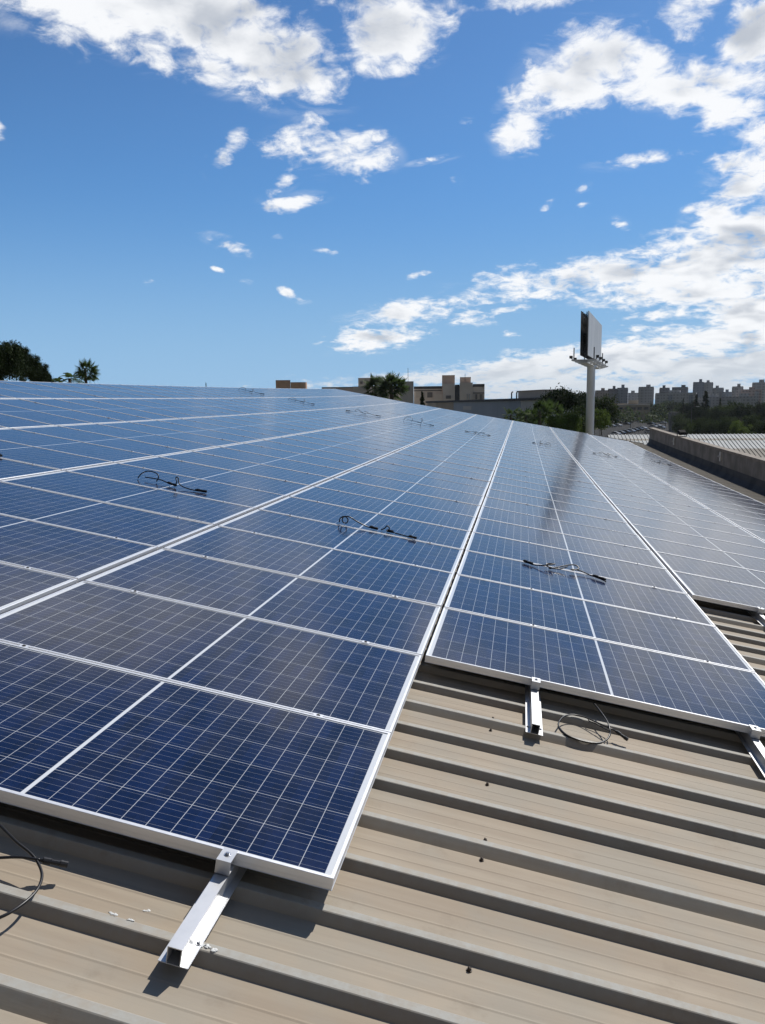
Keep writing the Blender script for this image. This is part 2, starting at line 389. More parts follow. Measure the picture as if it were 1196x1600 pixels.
# ------------------------------------------------------------------ solar panels
PL, PW, PITCH, FT = 2.0, 1.0, 1.0186, .040
m_cell = mat('solar_cells_under_glass', (.01,.02,.08), .11); t = NT(m_cell.node_tree)
uvn = t.new('ShaderNodeUVMap'); sx = t.new('ShaderNodeSeparateXYZ'); t.put(sx.inputs[0], uvn.outputs[0])
CW, CH = .0803, .1607
xa = t.m('SUBTRACT', t.m('ABSOLUTE', t.m('SUBTRACT', sx.outputs[0], 1.0)), .0065)
ya = t.m('SUBTRACT', sx.outputs[1], .018)
fx = t.m('MODULO', xa, CW); fy = t.m('MODULO', ya, CH)
def edge(fv, per, hw): # 1 near a cell border
    d_ = t.m('MINIMUM', fv, t.m('SUBTRACT', per, fv)); return t.m('LESS_THAN', d_, hw)
gap = t.m('MAXIMUM', edge(fx, CW, .0011), edge(fy, CH, .0010))
outm = t.m('MAXIMUM', t.m('LESS_THAN', xa, 0), t.m('GREATER_THAN', xa, 12*CW))
outm = t.m('MAXIMUM', outm, t.m('MAXIMUM', t.m('LESS_THAN', ya, 0), t.m('GREATER_THAN', ya, 6*CH)))
bus = edge(t.m('MODULO', t.m('ADD', fy, CH/10), CH/5), CH/5, .00042)
cid = t.new('ShaderNodeCombineXYZ'); oi = t.new('ShaderNodeObjectInfo')
t.put(cid.inputs[0], t.m('FLOOR', t.m('DIVIDE', sx.outputs[0], CW))); t.put(cid.inputs[1], t.m('FLOOR', t.m('DIVIDE', ya, CH))); t.put(cid.inputs[2], t.m('MULTIPLY', oi.outputs['Random'], 97))
wn = t.new('ShaderNodeTexWhiteNoise', noise_dimensions='3D'); t.put(wn.inputs['Vector'], cid.outputs[0])
ofs = t.new('ShaderNodeVectorMath', operation='MULTIPLY_ADD'); t.put(ofs.inputs[0], wn.outputs['Color']); ofs.inputs[1].default_value = (9,9,9); t.put(ofs.inputs[2], uvn.outputs[0])
vo = t.new('ShaderNodeTexVoronoi'); vo.inputs['Scale'].default_value = 55; t.put(vo.inputs['Vector'], ofs.outputs[0])
vsep = t.new('ShaderNodeSeparateColor'); t.put(vsep.inputs[0], vo.outputs['Color'])
tone = t.m('ADD', t.m('MULTIPLY', wn.outputs['Value'], .55), t.m('MULTIPLY', vsep.outputs[0], .3))
blue = t.mix(tone, (.0025,.0058,.024,1), (.006,.016,.070,1))
dust = t.noise(uvn.outputs[0], 3.0, 6, .6)
blue = t.mix(t.m('MULTIPLY', t.ramp(dust, .4, .75), .035), blue, (.32,.30,.28,1))
blue = t.mix(t.m('MULTIPLY', bus, .42), blue, (.62,.65,.70,1))
linec = t.mix(t.m('MAXIMUM', t.m('MULTIPLY', gap, .70), outm), blue, (.66,.69,.73,1))
sp_ = t.new('ShaderNodeTexVoronoi'); sp_.inputs['Scale'].default_value = 2.2
o2 = t.new('ShaderNodeVectorMath', operation='MULTIPLY_ADD'); t.put(o2.inputs[0], oi.outputs['Random']); o2.inputs[1].default_value = (31,17,0); t.put(o2.inputs[2], uvn.outputs[0])
t.put(sp_.inputs['Vector'], o2.outputs[0]); ssep = t.new('ShaderNodeSeparateColor'); t.put(ssep.inputs[0], sp_.outputs['Color'])
spot = t.m('MULTIPLY', t.m('LESS_THAN', sp_.outputs['Distance'], .018), t.m('GREATER_THAN', ssep.outputs[1], .8))
linec = t.mix(spot, linec, (.7,.7,.66,1))
B = bsdf(m_cell); t.put(B.inputs['Base Color'], linec)
B.inputs['IOR'].default_value = 1.45; B.inputs['Sheen Weight'].default_value = .015; B.inputs['Sheen Roughness'].default_value = .35; B.inputs['Sheen Tint'].default_value = (.9,.92,.95,1)
t.put(B.inputs['Roughness'], t.m('MULTIPLY_ADD', dust, .12, .085))
m_back = mat('white_backsheet', (.6,.6,.6), .7)

prof_f = [(.0110,-.0042),(.0110,0),(.0012,0),(0,-.0012),(0,-.0215),(.0016,-.0235),(.0016,-.0375),(0,-.0395),(.0015,-.0400),(.030,-.0400),(.030,-.0385)]
g = G(); ring = []
for (d, z) in prof_f:
    ring += [(d,d,z),(PL-d,d,z),(PL-d,PW-d,z),(d,PW-d,z)]
fs = []
for i in range(len(prof_f)-1):
    for j in range(4): fs.append((i*4+j, (i+1)*4+j, (i+1)*4+(j+1)%4, i*4+(j+1)%4))
me_frame = G().add(ring, fs).me('panel_frame', m_alu)
e = .0105
vb = [(e,e,-.0035),(PL-e,e,-.0035),(PL-e,PW-e,-.0035),(e,PW-e,-.0035),(e,e,-.009),(PL-e,e,-.009),(PL-e,PW-e,-.009),(e,PW-e,-.009)]
me_glass = mesh('panel_glass', vb, [(0,1,2,3),(7,6,5,4),(0,4,5,1),(1,5,6,2),(2,6,7,3),(3,7,4,0)], [m_cell, m_back], [0,1,1,1,1,1])
ul = me_glass.uv_layers.new(name='UVMap')
for li, lp in enumerate(me_glass.loops): ul.data[li].uv = me_glass.vertices[lp.vertex_index].co[:2]

COLS = [  # left end of the panels, first row, last row, rails, phrase
 (-10.16, 6, 41, (.32,1.68), 'in the column along the roof ridge'),
 (-8.12, 5, 41, (.32,1.68), 'in the fourth column left of the dark gap'),
 (-6.08, 2, 41, (.32,1.68), 'in the third column left of the dark gap'),
 (-4.04, 0, 41, (.32,1.68), 'in the second column left of the dark gap'),
 (-2.00, 0, 41, (.32,1.685), 'in the column left of the dark gap'),
 (.021, 2, 41, (.596,1.705), 'in the column right of the dark gap'),
 (2.062, 5, 41, (.57,1.62), 'in the second column right of the dark gap'),
 (4.106, 6, 40, (.4,1.6), 'in the rightmost column beside the parapet')]
def panel_frame_matrix(u, v0):
    vc = v0+PW/2; sl_ = math.atan(.0004*vc)
    return MR@Matrix.Translation((u, vc, zr(vc)+zu(u)))@Matrix.Rotation(sl_, 4, 'X')@Matrix.Rotation(math.atan2(zu(u)-zu(u+PL), PL), 4, 'Y')@Matrix.Translation((0, -PW/2, 0))
first = None; npan = 0
for ci, (u, r0, r1, rails, phrase) in enumerate(COLS):
    for r in range(r0, r1):
        mw = panel_frame_matrix(u, r*PITCH)
        jx, jz = rng.uniform(-.0016,.0016), rng.uniform(-.0012,.0012)
        tilt = Matrix.Translation((jx, 0, jz))@Matrix.Rotation(rng.gauss(0,.0010), 4, 'X')@Matrix.Rotation(rng.gauss(0,.0008), 4, 'Y')
        root = thing('solar_panel', 'blue solar panel %s, %s row back' % (phrase, ordinal(r+1)) if not (ci == 4 and r == 0)
                     else 'nearest blue solar panel, its front edge over the bare ribbed roof', 'solar panel', mw=mw@tilt, group='solar panels in columns on the roof')
        obj('frame', me_frame, root); obj('glass', me_glass, root); npan += 1
print('panels', npan)

# aluminium rails under the panels, with clamps
def hat(u, v0, v1):
    """hat-section rail: top, two webs, two feet; thin sheet with real thickness"""
    n = max(2, int((v1-v0)/1.0)); g = G(); th = .0025
    outer = [(-.0405,RIB+.001),(-.0405,RIB+.001+th),(-.0195,RIB+.001+th),(-.0195,-FT-.001),(.0195,-FT-.001),(.0195,RIB+.001+th),(.0405,RIB+.001+th),(.0405,RIB+.001)]
    inner = [(.0195-th,RIB+.001+th),(.0195-th,-FT-.001-th),(.0035,-FT-.001-th),(.0035,-FT-.007),(.0015,-FT-.007),(.0015,-FT-.001-th),(-.0015,-FT-.001-th),(-.0015,-FT-.007),(-.0035,-FT-.007),(-.0035,-FT-.001-th),(-.0195+th,-FT-.001-th),(-.0195+th,RIB+.001+th)]
    vsq = np.linspace(v0, v1, n+1)
    for ring_, flip_ in ((outer, False), (inner, False)):
        k = len(ring_)
        V = [(x, v, z+zr(v)) for v in vsq for (x, z) in ring_]
        g.add(V, [(i*k+j, i*k+(j+1) % k, (i+1)*k+(j+1) % k, (i+1)*k+j) for i in range(n) for j in range(k)])
    # saw-cut near end: the metal's thickness between the two rings
    a, b = v0, zr(v0); h0, h1 = RIB+.001, -FT-.001; w_ = .0195; q = lambda x, z: (x, a, z+b)
    for (xa, xb, za, zb_) in ((-w_,w_,h1-th,h1),(-w_,-w_+th,h0+th,h1-th),(w_-th,w_,h0+th,h1-th),(-.0405,.0405,h0,h0+th)):
        g.add([q(xa,za),q(xb,za),q(xb,zb_),q(xa,zb_)], [(0,1,2,3)])
    return g
g = G().box((-.020,-.0155,-.001), (.020,.0155,.0014)).box((-.020,-.0055,-.05), (.020,.0055,-.001)); me_mid = g.me('mid_clamp', m_alu)
g = G(); g.box((-.022,-.052,-.0005), (.022,.011,.0035)); g.box((-.022,-.052,-.039), (.022,-.048,-.0005)); g.box((-.022,-.048,-.039), (.022,-.012,-.036)); me_end = g.me('end_clamp', m_alub)
def bolt_mesh(r, h, name):
    g = G(); g.tube([(0,0,0),(0,0,.0015)], r*1.55, 14); g.tube([(0,0,.0015),(0,0,h*.8),(0,0,h)], [r, r, r*.8], 6); g.tube([(0,0,h),(0,0,h+.0006)], r*.45, 8)
    return g.me(name, m_steel)
me_bolt = bolt_mesh(.0065, .007, 'bolt'); me_boltd = bolt_mesh(.0055, .0045, 'bolt'); me_boltd.materials[0] = m_flash; me_scr = bolt_mesh(.0055, .006, 'screw')
RAILN = {(4,0):'left of the pair', }
for ci, (u, r0, r1, rails, phrase) in enumerate(COLS):
    for ri, ru in enumerate(rails):
        uu = u+ru
        front = r0*PITCH
        ov = {(4,1):.358,(5,0):.50,(5,1):.55,(6,0):.30,(6,1):.30}.get((ci,ri), .33)
        v0 = front-ov
        lab = {(4,1):'shiny aluminium rail jutting onto bare roof under the nearest panel, bolted with white sealant beside',
               (5,0):'aluminium rail jutting over bare roof beside the thin black cable loop',
               (5,1):'aluminium rail jutting over bare roof at the right frame edge'}.get((ci,ri),
               'aluminium rail under the panels %s, %s one' % (phrase, 'left' if ri == 0 else 'right'))
        root = thing('mounting_rail', lab, 'rail', mw=MR@Matrix.Translation((uu,0,zu(uu))), group='aluminium rails under the panels')
        obj('rail', hat(uu, v0, r1*PITCH-.02+.12).me('rail', m_alub), root)
        for r in range(r0+1, r1):
            v = r*PITCH-(PITCH-PW)/2
            cl = obj('clamp', me_mid, root, (0, v, zr(v)+.0004))
            if v < 16: obj('bolt', me_boltd, cl, (0, 0, .0014))
        ec = obj('end_clamp', me_end, root, (0, front-.0, zr(front)+.0004)); obj('bolt', me_bolt, ec, (0, -.021, .0035))
        if ci >= 4:
            k = math.ceil((v0+.03+.016)/.267)
            vb_ = -.016+.267*k+.015
            for sx_ in (-1, 1): obj('screw', me_scr, root, (sx_*.030, vb_, RIB+.0036+zr(vb_)))
        if (ci, ri) == (5, 0):                            # a pencilled scribble on the rail's end
            pts = smooth_path([(-.012,v0+.06,0),(-.016,v0+.075,0),(-.010,v0+.085,0),(-.004,v0+.07,0),(0,v0+.06,0),(.003,v0+.08,0),(.008,v0+.062,0),(.010,v0+.08,0),(.016,v0+.066,0)], 4)
            g = G().tube([(p.x, p.y, -FT-.0006) for p in pts], .0006, 4); obj('pencil_mark', g.me('pencil_mark', m_black), root)

# ------------------------------------------------------------------ cables
def connector(parent, p, q, fat=1.0, name='connector'):
    p, q = Vector(p), Vector(q); d = q-p; L = d.length
    g = G(); f = lambda a: p+d*a
    g.tube([f(0),f(.12),f(.14),f(.4),f(.42),f(.72),f(.74),f(1)], [fat*q_ for q_ in (.0045,.0065,.0095,.0095,.007,.0075,.0095,.0085)], 10)
    return obj(name, g.me('connector', m_black), parent)
def cable_bundle(px, py, style, span, label, z0=.004):
    # intersect with the curved glass surface
    z = 0.0
    for _ in range(25): P = rp(px, py, z); z = .5*z+.5*(zr(P[1])+zu(P[0]))
    root = thing('connection_cable', label, 'cable', mw=MR@Matrix.Translation((P[0], P[1], z))@Matrix.Rotation(math.atan(.0004*P[1]), 4, 'X'), group='black connection cables on the panels')
    s = span; r = .0034
    S = {
     0: ([[(-.50,.05,.004),(-.49,.02,.05),(-.45,.0,.085),(-.40,.0,.09),(-.365,.01,.06),(-.38,.02,.02),(-.43,.02,.02),(-.45,.01,.06),(-.41,-.01,.095),(-.34,-.02,.10),(-.24,-.02,.06),(-.12,-.03,.02),(-.02,-.04,.01)],
          [(.02,-.02,.005),(.05,.0,.03),(.07,.02,.06),(.10,.01,.035),(.08,-.03,.01),(.16,-.04,.012),(.28,-.05,.012),(.40,-.05,.012)]],
         [((-.10,-.033,.02),(-.01,-.045,.01)), ((.09,-.03,.014),(.15,-.04,.014)), ((.34,-.05,.014),(.45,-.06,.012))]),
     1: ([[(-.46,.03,.012),(-.36,.0,.012),(-.25,-.02,.03),(-.16,-.02,.05),(-.10,.01,.06),(-.12,.06,.05),(-.18,.07,.04),(-.20,.03,.03),(-.14,-.03,.02),(-.04,-.03,.02),(.04,.01,.05)],
          [(-.16,-.03,.008),(-.06,.0,.03),(.05,.05,.06),(.12,.05,.07),(.15,.0,.05),(.10,-.04,.03),(.08,-.01,.03),(.16,.0,.03),(.26,-.05,.015),(.36,-.10,.01),(.40,-.16,.006)]],
         [((-.50,.04,.012),(-.38,.005,.012)), ((.28,-.06,.014),(.40,-.11,.012))]),
     2: ([[(-.42,-.02,.006),(-.40,.0,.06),(-.35,.02,.10),(-.27,.02,.10),(-.22,.0,.07),(-.23,-.02,.01)],
          [(-.36,.0,.03),(-.2,.01,.035),(-.06,-.01,.02),(.02,-.02,.02)],
          [(.02,-.02,.005),(.03,.0,.06),(.0,.02,.10),(.03,.02,.11),(.06,.0,.06),(.12,-.02,.03),(.24,-.04,.015),(.36,-.05,.01),(.42,-.06,.01)]],
         [((-.1,-.005,.022),(.04,-.02,.018)), ((.30,-.045,.014),(.43,-.06,.012))])}[style]
    cabs, cons = S; k = s/.95; flip = -1 if int(px) % 3 == 2 else 1; rr_ = random.Random(int(px)); wob = [rr_.uniform(.8,1.4) for _ in range(3)] if py < 720 else [1,1,1]
    Q = lambda x, y, h: [flip*x*k*(1+.12*math.sin(4*x+px)), y*k*wob[0]+.04*math.sin(7*x+px), max(.0065, h*k*wob[1])]
    for path in cabs:
        g = G().tube(smooth_path([Q(x, y, h) for x, y, h in path], 6), r*1.75, 7); obj('cable', g.me('cable', m_black, True), root)
    for a, b in cons: connector(root, [q_+(.007 if i_ == 2 else 0) for i_, q_ in enumerate(Q(*a))], [q_+(.007 if i_ == 2 else 0) for i_, q_ in enumerate(Q(*b))], 1.4)
    return root
for (x, y, st, sp, lab) in [
 (592,829,0,.80,'black cable with upright ring and two connectors, on the column left of the dark gap'),
 (880,892,1,.78,'black cable with two loops on the nearest panels right of the dark gap'),
 (274,760,2,.86,'black cable with arched hoop lying on the left panels, nearest of the left side'),
 (-30,704,1,.8,'black cable end poking in at the left frame edge'),
 (750,678,1,.95,'stretched black cable far back just left of the dark gap'),
 (845,694,2,.70,'black cable coiled in hoops far back right of the dark gap'),
 (944,711,1,.9,'thin flat black cable far back on the second column right of the gap'),
 (1030,724,2,.8,'black cable hoops on the rightmost column near the parapet'),
 (657,662,2,1.2,'black cable in two separate bits far back on second column left of the gap'),
 (563,646,1,1.25,'black cable spread out far back on third column left of the gap'),
 (474,629,2,1.1,'black cable far back on the fourth column left of the gap'),
 (394,613,2,1.1,'black cable hoops right below the ridge')]:
    cable_bundle(x, y, st, sp, lab)

def c2(x, y): return (780+x/5.436, 1030+y/5.436)
def on_roof(pts, z): return [rp(x, y, zz) for (x, y), zz in zip(pts, z if isinstance(z, (list, tuple)) else [z]*len(pts))]
root = thing('loose_cable', 'thin black cable looped on bare roof between two rails', 'cable', mw=MR)
pts = [c2(*q) for q in ((805,372),(860,440),(915,520),(940,590),(940,640),(905,690),(810,712),(690,690),(580,645),(520,590),(505,545),(545,490),(620,471),(720,490),(850,545),(950,590),(1000,615))]
zz = [-.05,-.045,-.05,-.06,-.075,-.085,-.088,-.086,-.083,-.083,-.082,-.08,-.08,-.078,-.07,-.065,-.075]
g = G().tube(smooth_path(on_roof(pts, zz), 8), .0038, 8); obj('cable', g.me('cable', m_black, True), root)
pts = [c2(*q) for q in ((500,575),(545,630),(640,672),(760,703),(850,712),(920,680),(945,620),(880,580),(820,545),(770,525),(760,512))]
g = G().tube(smooth_path(on_roof(pts, [-.086,-.087,-.087,-.087,-.087,-.086,-.084,-.088,-.087,-.086,-.084]), 8), .0034, 8); obj('cable', g.me('cable', m_black, True), root)
a, b = on_roof([c2(985,607), c2(1095,685)], [-.07,-.088]); connector(root, a, b)
root = thing('loose_cable', 'thick black cable coiled at the bottom left frame edge on the roof', 'cable', mw=MR)
def cl(x, y): return (x/4.784, 1280+y/4.784)
pts = [cl(*q) for q in ((-260,-160),(-120,-60),(0,45),(120,165),(230,255),(290,335),(315,430),(270,540),(150,650),(0,735),(-200,790),(-420,760),(-560,600),(-520,420),(-350,320),(-150,295),(0,288),(150,284),(300,303))]
zz = [-.05,-.045,-.04,-.045,-.055,-.065,-.07,-.07,-.07,-.075,-.085,-.086,-.086,-.086,-.08,-.07,-.065,-.06,-.06]
g = G().tube(smooth_path(on_roof(pts, zz), 8), .0042, 8); obj('cable', g.me('cable', m_black, True), root)
a, b = on_roof([cl(295,303), cl(508,340)], [-.06,-.075]); o = connector(root, a, b)

# loose fasteners in the roof sheet
SP = [(770.6,1122.7,'uppermost dark roof screw standing in the bare roof'),(767,1141,'second dark roof screw from the top of the bare roof'),(761.8,1225.5,'lone dark roof screw midway down the bare roof'),
      (758.5,1313,'upper of two close dark roof screws in the bare roof'),(753,1343,'lower of two close dark roof screws in the bare roof'),(733.5,1515,'lowest dark roof screw near the bottom edge of the photo')]
for (x, y, lab) in SP:
    P = rp(x, y, PAN+.003)
    f_ = (P[1]+.016) % .267
    z = RIB if (f_ < .034 or f_ > .267-.0) else PAN
    P = rp(x, y, z+.003)
    root = thing('roof_screw', lab, 'screw', mw=MR@Matrix.Translation((P[0], P[1], z)), group='dark screws in the bare roof')
    g = G().tube([(0,0,0),(0,0,.0025)], .0085, 14); obj('washer', g.me('washer', m_rust), root)
    g = G().tube([(0,0,.0025),(0,0,.009),(.0006,0,.010)], [.0058,.0058,.0045], 6); obj('head', g.me('head', m_rust), root)
m_seal = noisy('white_sealant', (.66,.67,.66), (.55,.56,.55), 30, .6)
def blob(name, label, x, y, z, L, Wd, hgt, seed, rz):
    r_ = random.Random(seed); bm = bmesh.new()
    for k in range(16):
        px, py = r_.uniform(-L, L), r_.gauss(0, Wd*.45); s = r_.uniform(.3, 1)*Wd
        ret = bmesh.ops.create_icosphere(bm, subdivisions=2, radius=1)
        for v in ret['verts']:
            n = 1+.25*math.sin(9*v.co.x+k)+.2*math.cos(11*v.co.y+2*k)
            v.co = Vector((px+v.co.x*s*n*r_.uniform(1.2,1.3), py+v.co.y*s*n, v.co.z*hgt*r_.uniform(.6,1)))
    me = bpy.data.meshes.new(name); bm.to_mesh(me); bm.free(); me.materials.append(m_seal)
    me.polygons.foreach_set('use_smooth', [True]*len(me.polygons))
    P = rp(x, y, z); o = obj(name, me, mw=MR@Matrix.Translation((P[0], P[1], z))@Matrix.Rotation(rz, 4, 'Z'))
    return tag(o, label, 'sealant', 'white sealant smears on the roof')
blob('sealant_smear', 'white sealant smear touching the bolted foot of the near rail', 323, 1480, RIB+.001, .030, .006, .0022, 1, -.1)
blob('sealant_smear', 'thin white sealant dab on the rib left of the near rail', 178, 1428, RIB+.001, .013, .004, .0012, 4, .1)
blob('sealant_smear', 'small scattered white sealant dab above the rib left of the near rail', 229, 1423, PAN+.001, .008, .0035, .0012, 9, .4)
blob('sealant_smear', 'faint white sealant streak on the rib nearest the near rail', 205, 1437, RIB+.001, .009, .003, .001, 12, .1)

# ------------------------------------------------------------------ ground, streets
def gp(x, y):                                             # photo point -> ground
    d = M3@ray_r(x, y); t_ = H/-d[2]; return Vector((d[0]*t_, d[1]*t_, 0))
m_ground = noisy('dry_ground', (.035,.04,.022), (.07,.065,.04), .05, .95)
bsdf(m_ground).inputs['Specular IOR Level'].default_value = .05
struct(obj('ground', mesh('ground', [(-2600,-900,0),(2600,-900,0),(2600,3600,0),(-2600,3600,0)], [(0,1,2,3)], m_ground)))
m_asph = noisy('asphalt', (.028,.028,.03), (.042,.042,.042), .6, .95)
bsdf(m_asph).inputs['Specular IOR Level'].default_value = .05
q = [gp(900,684), gp(1080,684), gp(1035,655), gp(975,655)]
struct(obj('car_park', mesh('car_park', [(p.x, p.y, .004) for p in q], [(0,1,2,3)], m_asph)))

# ------------------------------------------------------------------ trees
def leaf_mat(name, dark, light, trans=.25):
    m = mat(name, dark, .8, 0, .12); t = NT(m.node_tree)
    at_ = t.new('ShaderNodeAttribute'); at_.attribute_name = 'tone'; oi = t.new('ShaderNodeObjectInfo')
    f_ = t.m('MULTIPLY_ADD', oi.outputs['Random'], .3, t.m('MULTIPLY', at_.outputs['Fac'], .75))
    col = t.mix(f_, (*dark,1), (*light,1)); t.put(bsdf(m).inputs['Base Color'], col)
    tr = t.new('ShaderNodeBsdfTranslucent'); t.put(tr.inputs[0], col); mx = t.new('ShaderNodeMixShader'); mx.inputs[0].default_value = trans
    t.put(mx.inputs[1], bsdf(m).outputs[0]); t.put(mx.inputs[2], tr.outputs[0]); t.put(m.node_tree.nodes['Material Output'].inputs[0], mx.outputs[0]); return m
m_leaf = leaf_mat('dark_foliage', (.020,.036,.012), (.075,.105,.032), .25)
m_pine = leaf_mat('pine_foliage', (.014,.026,.010), (.035,.055,.018), .12)
m_light = leaf_mat('light_foliage', (.05,.085,.016), (.13,.18,.04), .35)
m_palm = leaf_mat('palm_foliage', (.04,.07,.02), (.10,.15,.045), .35)
m_bark = noisy('bark', (.07,.055,.04), (.13,.10,.075), 3, .95, stretch=(2,2,.6))
def crown_mesh(name, m, seed, R, Ht, z0, clumps, leaves, ls, shape='round'):
    r_ = np.random.RandomState(seed); V = []; Fq = []; tone = []
    for c_ in range(clumps):
        if shape == 'cone':
            h = r_.rand()**1.25; rad = (1-h)**.8*R*(.55+.45*r_.rand()); an = r_.rand()*6.283
            cx, cy, cz = rad*math.cos(an), rad*math.sin(an), z0+h*Ht; cs = .12*R+.24*R*(1-h)
        elif shape == 'umbrella':
            an = r_.rand()*6.283; rad = R*math.sqrt(r_.rand()); cx, cy = rad*math.cos(an), rad*math.sin(an)
            cz = z0+Ht*(.35+.55*(1-(rad/R)**2)+.18*r_.randn()*.5); cs = .2*R
        else:
            d_ = r_.randn(3); d_ /= np.linalg.norm(d_); rr = .45+.55*r_.rand()**.6
            lob = 1+.22*math.sin(3*math.atan2(d_[1],d_[0])+seed)+.16*math.sin(5*d_[2]+seed*2)
            cx, cy, cz = d_[0]*R*rr*lob, d_[1]*R*rr*lob, z0+Ht*.5+d_[2]*Ht*.5*rr*lob; cs = .20*R*(.7+.7*r_.rand())
        tn = r_.rand()
        P = r_.randn(leaves, 3)*cs*.55
        for p in P:
            a = r_.randn(3); a /= np.linalg.norm(a); b = np.cross(a, r_.randn(3)); b /= np.linalg.norm(b)+1e-9
            l_, w_ = ls*(.6+.8*r_.rand()), ls*(.3+.35*r_.rand()); o_ = np.array((cx,cy,cz))+p*np.array((1,1,.8))
            k = len(V); V += [tuple(o_-a*l_), tuple(o_+b*w_), tuple(o_+a*l_), tuple(o_-b*w_)]; Fq.append((k,k+1,k+2,k+3))
            tone += [min(1, max(0, tn*.7+.3*r_.rand()))]*4
    me = mesh(name, V, Fq, m); al = me.attributes.new('tone', 'FLOAT', 'POINT'); al.data.foreach_set('value', tone); return me
def trunk_mesh(name, Ht, r0, seed, spread):
    r_ = random.Random(seed); g = G()
    top = (r_.uniform(-.3,.3), r_.uniform(-.3,.3), Ht)
    g.tube(smooth_path([(0,0,0),(r_.uniform(-.1,.1),0,Ht*.4),top], 5), [r0*(1-.055*i) for i in range(11)], 8)
    m1 = g.me(name, m_bark, True); g = G()
    for k in range(7):
        an = k*.9+r_.random(); h = Ht*(.5+.07*k); L = spread*(.5+.4*r_.random())
        g.tube([(0,0,h),(math.cos(an)*L*.5,math.sin(an)*L*.5,h+L*.35),(math.cos(an)*L,math.sin(an)*L,h+L*.75)], [r0*.45,r0*.3,r0*.12], 6)
    return m1, g.me(name+'_branches', m_bark, True)
KINDS = {
 'broad': (crown_mesh('crown_broad', m_leaf, 3, 1, 1.5, .55, 150, 40, .055), trunk_mesh('trunk_broad', 1.1, .06, 1, .7)),
 'broad2': (crown_mesh('crown_broad2', m_leaf, 11, 1, 1.35, .5, 140, 40, .06), trunk_mesh('trunk_broad2', 1.1, .06, 2, .7)),
 'light': (crown_mesh('crown_light', m_light, 5, 1, 1.3, .35, 120, 40, .06), trunk_mesh('trunk_light', .9, .05, 3, .7)),
 'cone': (crown_mesh('crown_cone', m_pine, 8, .42, 2.1, .25, 150, 36, .045, 'cone'), trunk_mesh('trunk_cone', 2.0, .04, 4, .15)),
 'spire': (crown_mesh('crown_spire', m_pine, 9, .22, 2.2, .15, 120, 34, .04, 'cone'), trunk_mesh('trunk_spire', 2.0, .03, 5, .08)),
 'umbrella': (crown_mesh('crown_umbrella', m_pine, 10, 1.1, .8, 1.2, 150, 40, .055, 'umbrella'), trunk_mesh('trunk_umbrella', 1.5, .06, 6, .8)),
 'wide_pine': (crown_mesh('crown_wide_pine', m_pine, 21, 1, 1.7, .4, 120, 170, .045), trunk_mesh('trunk_wide_pine', 1.3, .05, 7, .7))}
TRUNKZ = {'broad':1.1,'broad2':1.1,'light':.9,'cone':2.0,'spire':2.0,'umbrella':1.5,'wide_pine':1.3}
TOPZ = {'broad': 2.1, 'broad2': 1.9, 'light': 1.68, 'cone': 2.42, 'spire': 2.42, 'umbrella': 2.0, 'wide_pine': 2.1}
def tree(name, kind, x, ytop, dist, label, width_px=None, group=None, rz=None):
    top = at(x, ytop, dist); h = top.z; s = h/TOPZ[kind]
    sx_ = s if width_px is None else width_px/F_PX*dist/2/{'cone':.42,'spire':.22}.get(kind, 1.05)
    root = thing(name, label, 'tree', (top.x, top.y, 0), rng.random()*6 if rz is None else rz, group)
    cr, (tr, brm) = KINDS[kind]; sz = min(s, sx_*(1.25 if kind not in ('cone','spire') else 1.6)); lift = h-TOPZ[kind]*sz
    o = obj('trunk', tr, root); o.scale = (sx_*.8, sx_*.8, (lift+TRUNKZ[kind]*sz)/TRUNKZ[kind])
    o = obj('branches', brm, root, (0, 0, lift)); o.scale = (sx_*.8, sx_*.8, sz*.8)
    o = obj('crown', cr, root, (0, 0, lift)); o.scale = (sx_, sx_, sz); return root

